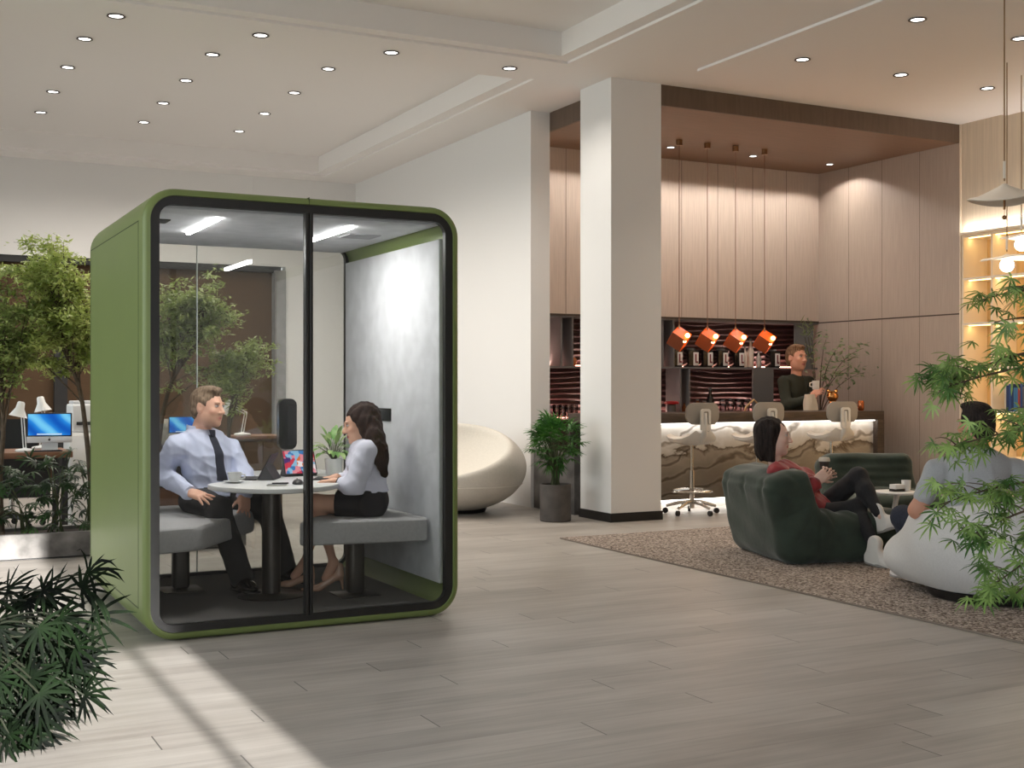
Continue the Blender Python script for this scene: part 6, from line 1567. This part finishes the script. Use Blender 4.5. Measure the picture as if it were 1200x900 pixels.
def tablet(c, ang, tilt, w, h, screen, label, kb=True):
    """slate standing on its case; ang = way the screen faces (deg, world), tilt back from vertical"""
    t = thing('tablet_computer', c, label, 'tablet')
    f = np.array((math.cos(R(ang)), math.sin(R(ang)), 0)); s_ = np.array((-f[1], f[0], 0)); up = nrm(np.array((0, 0, 1)) * math.cos(R(tilt)) - f * math.sin(R(tilt))); nn = np.cross(s_, up)
    if np.dot(nn, f) < 0: nn = -nn
    M4 = Matrix(((s_[0], nn[0], up[0], c[0]), (s_[1], nn[1], up[1], c[1]), (s_[2], nn[2], up[2], c[2]), (0, 0, 0, 1)))
    g = G(); g.rbox(-w / 2, -.006, .012, w / 2, .002, .012 + h, .004, 3, M=M4); body = g.build('slate', M_tabk, t)
    g = G(); g.box(-w / 2 + .008, .0021, .020, w / 2 - .008, .003, .004 + h, M=M4); g.build('screen', screen, body)
    if not screen is M_scr_off: pass
    # case: stand flap behind, keyboard in front
    A = c - f * .005; B = A - f * .095
    g = G(); g.prism([(-.004, .0012), (-.100, .0012), (-.100, .006), (-.052, h * .50), (-.046, h * .50), (-.012, .008)], -w / 2 + .004, w / 2 - .004, 'x', M=Matrix(((s_[0], f[0], 0, c[0]), (s_[1], f[1], 0, c[1]), (0, 0, 1, c[2]), (0, 0, 0, 1)))); g.build('stand', mat('case_grey', rgb(52, 52, 55), rough=.6), t)
    if kb:
        M5 = Matrix(((s_[0], f[0], 0, c[0]), (s_[1], f[1], 0, c[1]), (0, 0, 1, c[2]), (0, 0, 0, 1)))
        g = G(); g.rbox(-w / 2, .002, .001, w / 2, .155, .008, .003, 2, M=M5); kbm = g.build('keyboard', M_tabk, t)
        g = G()
        for r_ in range(5):
            for k in range(12): g.box(-w / 2 + .012 + k * (w - .024) / 12, .03 + r_ * .018, .008, -w / 2 + .010 + (k + 1) * (w - .024) / 12 - .001, .03 + r_ * .018 + .015, .0095, M=M5)
        g.build('keys', mat('key_grey', rgb(60, 60, 63), rough=.6), kbm)
    return t
M_scr_off = mat('dark_screen', rgb(16, 17, 20), rough=.1)
def colour_screen():
    m = bpy.data.materials.new('colourful_screen'); m.use_nodes = True; nt = m.node_tree; nt.nodes.clear(); L = nt.links.new
    tc = nt.nodes.new('ShaderNodeTexCoord'); v = nt.nodes.new('ShaderNodeTexVoronoi'); v.inputs['Scale'].default_value = 34; v.distance = 'CHEBYCHEV'; L(tc.outputs['Object'], v.inputs['Vector'])
    h = nt.nodes.new('ShaderNodeValToRGB'); sp = nt.nodes.new('ShaderNodeSeparateColor'); L(v.outputs['Color'], sp.inputs[0]); L(sp.outputs[0], h.inputs[0]); h.color_ramp.interpolation = 'CONSTANT'
    e = h.color_ramp.elements; e[0].color = (*rgb(70, 130, 190), 1); e[1].position = .85; e[1].color = (*rgb(250, 240, 240), 1)
    for p, c_ in ((.18, (214, 70, 90)), (.34, (240, 150, 160)), (.5, (90, 60, 120)), (.62, (150, 200, 230)), (.74, (226, 120, 60))): q = e.new(p); q.color = (*rgb(*c_), 1)
    em = nt.nodes.new('ShaderNodeEmission'); em.inputs[1].default_value = .85; L(h.outputs[0], em.inputs[0]); o = nt.nodes.new('ShaderNodeOutputMaterial'); L(em.outputs[0], o.inputs[0]); return m
c = tp(304, 562); tablet(c + CD_ * .04, 152, 28, .22, .165, M_scr_off, 'dark tablet on a folding stand, its back to the camera, beside the white cup')
c = tp(352, 559); tablet(c + CD_ * .05, -86, 24, .215, .165, colour_screen(), 'tablet with a colourful screen and keyboard before the woman\'s hands', kb=False)
c = tp(378, 561.5); kbx = thing('keyboard', c, 'slim black keyboard under the woman\'s hands', 'keyboard'); g = G(); Mk = Matrix.Translation(Vector(c)) @ Matrix.Rotation(R(64), 4, 'Z')
g.rbox(-.1, -.045, .001, .1, .045, .009, .003, 2, M=Mk); g.build('board', M_tabk, kbx)
g = G(); [g.box(-.094 + k * .0157, -.04 + r_ * .02, .009, -.081 + k * .0157, -.023 + r_ * .02, .0105, M=Mk) for r_ in range(4) for k in range(12)]; g.build('keys', mat('key_grey', rgb(60, 60, 63)), kbx)
for (px, py, lab) in ((349, 567.5, 'black computer mouse on the booth table in front of the bright tablet'),):
    c = tp(px, py); t = thing('computer_mouse', c, lab, 'mouse'); s = SDF(c - .08, c + .08, .004); s.ell(c + np.array((0, 0, .004)), (.032, .052, .026), M=np.stack([nrm(CR + CD_ * .2), nrm(CD_ - CR * .2), CU], 1)); s.plane(c + np.array((0, 0, .001)), (0, 0, -1)); s.build('shell', M_tabk, t)
    G().cyl(c + np.array((0, .02, .027)), c + np.array((.004, .02, .027)), .006, n=10).build('wheel', M_chrome, t)
c = tp(325, 569); t = thing('notebook', c, 'thin grey notebook lying on the booth table with a pen on it', 'notebook'); Mk = Matrix.Translation(Vector(c)) @ Matrix.Rotation(R(-22), 4, 'Z')
g = G(); g.rbox(-.055, -.042, .001, .055, .042, .008, .002, 2, M=Mk); g.build('cover', mat('notebook_grey', rgb(120, 120, 124), rough=.7), t); g = G(); g.box(-.053, -.0425, .002, .0555, .0415, .007, M=Mk); g.build('pages', mat('paper', rgb(230, 224, 210)), t)
pn = G().cyl(c + CR * -.03 + np.array((0, 0, .0125)), c + CR * .06 + CD_ * .02 + np.array((0, 0, .0125)), .004, n=8).build('pen', M_black); tag(pn, 'black pen lying on the grey notebook', 'pen')
c = tp(391, 557); t = thing('potted_plant', c, 'broad-leaved green plant in a white pot on the booth table', 'potted plant')
G().lathe([(.0005, .001), (.048, .001), (.056, .105), (.052, .105), (.048, .09)], c, 30, cap=False).build('pot', M_ceram, t)
G().lathe([(.0005, .092), (.05, .088)], c, 24, cap=False).build('soil', M_soil, t)
g = G(); gs = G(); rg = random.Random(5)
for k in range(36):
    a = k * 2.4; el = rg.uniform(-.1, 1.3); d = np.array((math.cos(a) * math.cos(el), math.sin(a) * math.cos(el), math.sin(el))); st0_ = c + np.array((.01 * math.cos(a), .01 * math.sin(a), .10)); e = st0_ + d * rg.uniform(.03, .11) + np.array((0, 0, .05))
    gs.tube([st0_, (st0_ + e) / 2 + np.array((0, 0, .015)), e], .0022, 5); blade(g, e, nrm(d + np.array((0, 0, .25))), nrm(np.array((-d[0], -d[1], 1.2))), rg.uniform(.075, .11), .038, .9, 5, .25, (.15, .9, 1, .6, 0))
g.build('foliage', leaf_mat('variegated_leaf', rgb(96, 146, 66), rgb(196, 214, 150), trans=.2), t, fix=False); gs.build('stem', M_stem, t)

# ================================================================ THE OFFICE BEHIND THE PLANTER
M_deskwood = mat('desk_brown', rgb(122, 84, 60), rough=.5, noise=.12, nscale=5, stretch=(1, 8, 8))
M_alu = mat('brushed_aluminium', rgb(216, 216, 218), rough=.35, metal=.3)
M_lampw = mat('lamp_white', rgb(232, 232, 230), rough=.35)
DY0 = 10.92
def desk(x0, x1, y0, y1, label, m=M_deskwood, z=.735):
    t = thing('desk', ((x0 + x1) / 2, (y0 + y1) / 2, 0), label, 'desk')
    g = G(); g.rbox(x0, y0, z - .05, x1, y1, z, .004, 2); g.build('desktop', m, t)
    for x in (x0 + .06, x1 - .06):
        for y in (y0 + .06, y1 - .06): G().box(x - .025, y - .025, .001, x + .025, y + .025, z - .05).build('leg', M_dkframe, t)
    G().box(x0 + .1, y1 - .05, .3, x1 - .1, y1 - .035, z - .06).build('modesty_panel', M_dkframe, t)
    return t
desk(-.2, 1.46, DY0, 11.65, 'brown wooden desk behind the planter, carrying the glowing computer', z=.735)
def swirl():
    m = bpy.data.materials.new('blue_swirl_screen'); m.use_nodes = True; nt = m.node_tree; nt.nodes.clear(); L = nt.links.new
    tc = nt.nodes.new('ShaderNodeTexCoord'); w_ = nt.nodes.new('ShaderNodeTexWave'); w_.inputs['Scale'].default_value = 1.6; w_.inputs['Distortion'].default_value = 5; w_.inputs['Detail'].default_value = 1.5; w_.bands_direction = 'DIAGONAL'; L(tc.outputs['Object'], w_.inputs['Vector'])
    r = nt.nodes.new('ShaderNodeValToRGB'); L(w_.outputs['Fac'], r.inputs[0]); e = r.color_ramp.elements; e[0].color = (*rgb(24, 92, 190), 1); e[1].color = (*rgb(120, 208, 250), 1); q = e.new(.6); q.color = (*rgb(44, 140, 226), 1)
    em = nt.nodes.new('ShaderNodeEmission'); em.inputs[1].default_value = .95; L(r.outputs[0], em.inputs[0]); o = nt.nodes.new('ShaderNodeOutputMaterial'); L(em.outputs[0], o.inputs[0]); return m
M_swirl = swirl()
def computer(c, rz, label):
    t = thing('desktop_computer', (0, 0, 0), label, 'computer', 'blue-screened office computers')
    g = G(); g.rbox(-.235, -.012, .105, .235, .012, .42, .006, 2); b = g.build('display', M_tabk, t)
    g = G(); g.box(-.222, -.0135, .172, .222, -.0121, .408); g.build('screen', M_swirl, b)
    g = G(); g.box(-.13, -.0148, .178, .13, -.0137, .192); g.build('dock', mat('dock_pale', rgb(190, 214, 236), rough=.4, emit=rgb(190, 214, 236), estr=.6), b)
    g = G(); g.rbox(-.235, -.0145, .090, .235, .0125, .160, .005, 2); g.build('chin', M_alu, t)
    g = G(); o = [(.013 * math.cos(a) * (1 - .12 * (math.sin(a) > .7)), .125 + .014 * math.sin(a)) for a in np.linspace(0, 2 * math.pi, 24, endpoint=False) if not (-.35 < a < .45 or a > 5.95)]; g.prism(o, -.0155, -.0146, 'y'); g.cyl((.003, -.0146, .146), (.003, -.0155, .146), .004, n=8); g.build('emblem', M_black, b)
    g = G(); g.prism([(.012, .001), (.03, .12), (.022, .12), (.0, .009), (-.09, .007), (-.09, .001)][::1], -.085, .085, 'x'); g.build('stand', M_alu, t)
    t.location = c; t.rotation_euler = (0, 0, rz); t.scale = (.77,) * 3; return t
k0 = at_y(58, 526, 11.12); k0[2] = .7352
cm = computer(k0, R(-12), 'white desktop computer with a bright blue swirl screen on the brown desk')
g0 = at_y(58, 531, 11.0); kb = thing('keyboard', (g0[0] + .02, 10.99, .7352), 'dark keyboard in front of the blue-screened computer', 'keyboard'); G().rbox(g0[0] - .14, 10.95, .736, g0[0] + .1, 11.02, .746, .003, 2).build('board', M_tabk, kb)
g = G(); [g.box(g0[0] - .135 + .0185 * k, 10.955 + .016 * r_, .746, g0[0] - .119 + .0185 * k, 10.969 + .016 * r_, .748) for k in range(12) for r_ in range(4)]; g.build('keys', mat('key_grey', rgb(60, 60, 63)), kb)
def desk_lamp(base, el, head, hd, label):
    t = thing('desk_lamp', base, label, 'desk lamp', 'jointed desk lamps')
    base, el, head = np.array(base), np.array(el), np.array(head)
    G().lathe([(.0005, .001), (.075, .001), (.078, .012), (.07, .02), (.02, .028), (.0005, .028)], base, 28, cap=False).build('base', M_lampw, t)
    for nm, a, b in (('lower_arm', base + np.array((0, 0, .025)), el), ('upper_arm', el, head)):
        sd = nrm(np.cross(b - a, CD_)) * .011; g = G(); g.cyl(a + sd, b + sd, .005, n=8); g.cyl(a - sd, b - sd, .005, n=8); g.cyl(a - sd * 1.4, a + sd * 1.4, .009, n=8); g.cyl(b - sd * 1.4, b + sd * 1.4, .009, n=8); g.build(nm, M_lampw, t)
    G().sphere(el, .018, 12).build('joint', M_lampw, t)
    hd = nrm(hd); a0 = hd.copy(); x_ = nrm(np.cross(a0, CD_ + .01)); y_ = np.cross(a0, x_); loops = []
    for z, r in ((-.04, .02), (-.03, .03), (.02, .036), (.09, .075), (.088, .072), (.018, .032), (-.02, .02)): loops.append([head + hd * z + (x_ * math.cos(a) + y_ * math.sin(a)) * r for a in np.linspace(0, 2 * math.pi, 22, endpoint=False)])
    G().loft(loops).build('lamp_shade', M_lampw, t)
    G().sphere(head + hd * .05, .022, 12).build('bulb', M_ceram, t)
    return t
yl = 11.08
desk_lamp(at_y(29, 527, yl) * np.array((1, 1, 0)) + np.array((0, 0, .7352)), at_y(26, 481, yl), at_y(27, 476, yl) + np.array((-.02, 0, .0)), cdir(-.2, -1, -.1), 'white jointed desk lamp left of the blue-screened computer')
desk_lamp(at_y(48, 522, 11.5) * np.array((1, 1, 0)) + np.array((0, 0, .7352)), at_y(52, 490, 11.5), at_y(48, 470, 11.5), cdir(.2, -1, 0), 'white desk lamp peeking up behind the blue-screened computer')
def mesh_chair(c, rz, label):
    t = thing('office_chair', (0, 0, 0), label, 'office chair')
    M_mesh = mat('black_mesh', rgb(34, 36, 36), rough=.8)
    g = G(); ol = rrect(-.21, .58, .21, .98, .06, 6); g.loft([[(.20 + dx + .35 * p[0] ** 2 * -1, p[0], p[1]) for p in ol] for dx in (0, .02)]); g.build('backrest', M_mesh, t)
    g = G(); g.rbox(-.24, -.23, .43, .2, .23, .50, .03, 3); g.build('seat', M_mesh, t)
    g = G(); g.tube([(.1, 0, .44), (.24, 0, .5), (.24, 0, .7)], .018, 8); g.build('back_support', M_black, t)
    g = G(); g.cyl((0, 0, .09), (0, 0, .43), .025, n=12); g.build('column', M_chrome, t)
    for k in range(5):
        a = R(72 * k); b = G().tube([(0, 0, .11), (.27 * math.cos(a), .27 * math.sin(a), .07)], [.022, .014], 8).build('base_arm', M_black, t); G().cyl((.27 * math.cos(a) - .012, .27 * math.sin(a), .03), (.27 * math.cos(a) + .012, .27 * math.sin(a), .03), .029, n=12).build('caster', M_black, b)
    t.location = c; t.rotation_euler = (0, 0, rz); return t
q0 = at_y(14, 600, 12.0); mesh_chair((q0[0], 12.0, .001), R(80), 'black mesh office chair behind the brown desk at the left edge')
q0 = at_y(91, 500, 11.75); cb = thing('storage_cabinet', (q0[0] + .12, 11.95, 0), 'white office cabinet right of the blue-screened computer', 'cabinet')
x0 = at_y(82, 500, 11.75)[0]
G().rbox(x0, 11.76, .001, x0 + .55, 12.2, .86, .006, 2).build('body', M_white, cb)
for z0, z1 in ((.06, .44), (.46, .84)):
    d_ = G().rbox(x0 + .015, 11.742, z0, x0 + .535, 11.76, z1, .004, 2).build('drawer', M_white, cb); G().cyl((x0 + .2, 11.735, (z0 + z1) / 2), (x0 + .35, 11.735, (z0 + z1) / 2), .006, n=8).build('handle', M_chrome, d_)
pr_ = thing('printer', (x0 + .27, 11.95, .862), 'white office printer standing on the white cabinet', 'printer')
G().rbox(x0 + .02, 11.78, .8625, x0 + .5, 12.16, 1.12, .02, 3).build('body', mat('printer_white', rgb(222, 222, 222), rough=.5), pr_); G().rbox(x0 + .06, 11.765, .93, x0 + .46, 11.782, .96, .003, 2).build('paper_slot', M_dkframe, pr_); G().rbox(x0 + .04, 11.84, 1.12, x0 + .48, 12.14, 1.15, .01, 2).build('scanner_lid', mat('printer_grey', rgb(196, 196, 198), rough=.5), pr_)
# seen through the booth
gc_ = at_y(197, 600, 13.0); gc_[2] = 0
t = thing('wing_chair', gc_, 'grey mottled upholstered chair on a wooden base, seen through the booth glass', 'armchair')
s = SDF(gc_ + np.array((-.45, -.45, 0)), gc_ + np.array((.5, .5, 1.05)), .016)
s.rbox(gc_ + np.array((0, .12, .60)), (.26, .10, .34), .10, k=0); s.rbox(gc_ + np.array((0, -.05, .38)), (.27, .26, .10), .07, k=.05)
for sd in (-1, 1): s.rbox(gc_ + np.array((sd * .25, -.02, .50)), (.06, .24, .16), .055, k=.05)
s.build('upholstery', mat('mottled_grey_fabric', rgb(150, 148, 142), rough=.95, noise=.3, nscale=18), t)
G().rbox(gc_[0] - .24, gc_[1] - .24, .002, gc_[0] + .24, gc_[1] + .2, .26, .012, 2).build('wooden_base', mat('chair_wood', rgb(96, 66, 48), rough=.6, noise=.2, nscale=6), t)
dx0, dx1 = at_y(262, 520, 11.3)[0], at_y(331, 520, 11.3)[0]
t = thing('sideboard', ((dx0 + dx1) / 2, 11.5, 0), 'dark brown wooden sideboard seen through the booth behind the table', 'sideboard')
M_sb = mat('sideboard_wood', rgb(92, 72, 54), rough=.55, noise=.15, nscale=5, stretch=(1, 1, 6))
G().rbox(dx0, 11.3, .08, dx1, 11.7, .79, .006, 2).build('body', M_sb, t); G().rbox(dx0 - .02, 11.28, .79, dx1 + .02, 11.72, .82, .004, 2).build('top', M_deskwood, t)
for k in range(3):
    a0 = dx0 + .015 + k * (dx1 - dx0 - .03) / 3; a1 = a0 + (dx1 - dx0 - .03) / 3 - .01
    d_ = G().rbox(a0, 11.285, .11, a1, 11.3, .76, .004, 2).build('door', M_sb, t); G().cyl((a1 - .03, 11.28, .42), (a1 - .03, 11.28, .52), .006, n=8).build('handle', M_brass, d_)
for x in (dx0 + .05, dx1 - .05):
    for y in (11.34, 11.66): G().cyl((x, y, .001), (x, y, .08), .018, n=10).build('foot', M_dkframe, t)
yl = 11.45
desk_lamp(at_y(284, 517, yl) * np.array((1, 1, 0)) + np.array((0, 0, .8205)), at_y(288, 484, yl), at_y(268, 474, yl), cdir(-.6, -1, 0), 'white jointed lamp on the sideboard, seen through the booth right of the man')
sdk = at_y(216, 505, 11.9)
t = desk(sdk[0] - .5, sdk[0] + .35, 11.7, 12.15, 'small dark table behind the man\'s head, carrying a second blue screen', M_dkframe, z=.735)
c2 = sdk.copy(); c2[2] = .7352; c2[1] = 11.9
dup(cm, Vector(c2), 'second blue-screened computer, glimpsed behind the man\'s head through the booth', R(-10), scale=.62)
# ---------------------------------------------------------------- picture settings
S.view_settings.view_transform = 'Standard'; S.view_settings.look = 'None'; S.view_settings.gamma = 1; S.view_settings.use_curve_mapping = False
S.view_settings.exposure = 0.0
S.cycles.max_bounces = 10; S.cycles.diffuse_bounces = 5; S.cycles.glossy_bounces = 5; S.cycles.transparent_max_bounces = 24; S.cycles.transmission_bounces = 6
S.cycles.caustics_reflective = False; S.cycles.caustics_refractive = False
S.cycles.sample_clamp_indirect = 5; S.cycles.use_denoising = True
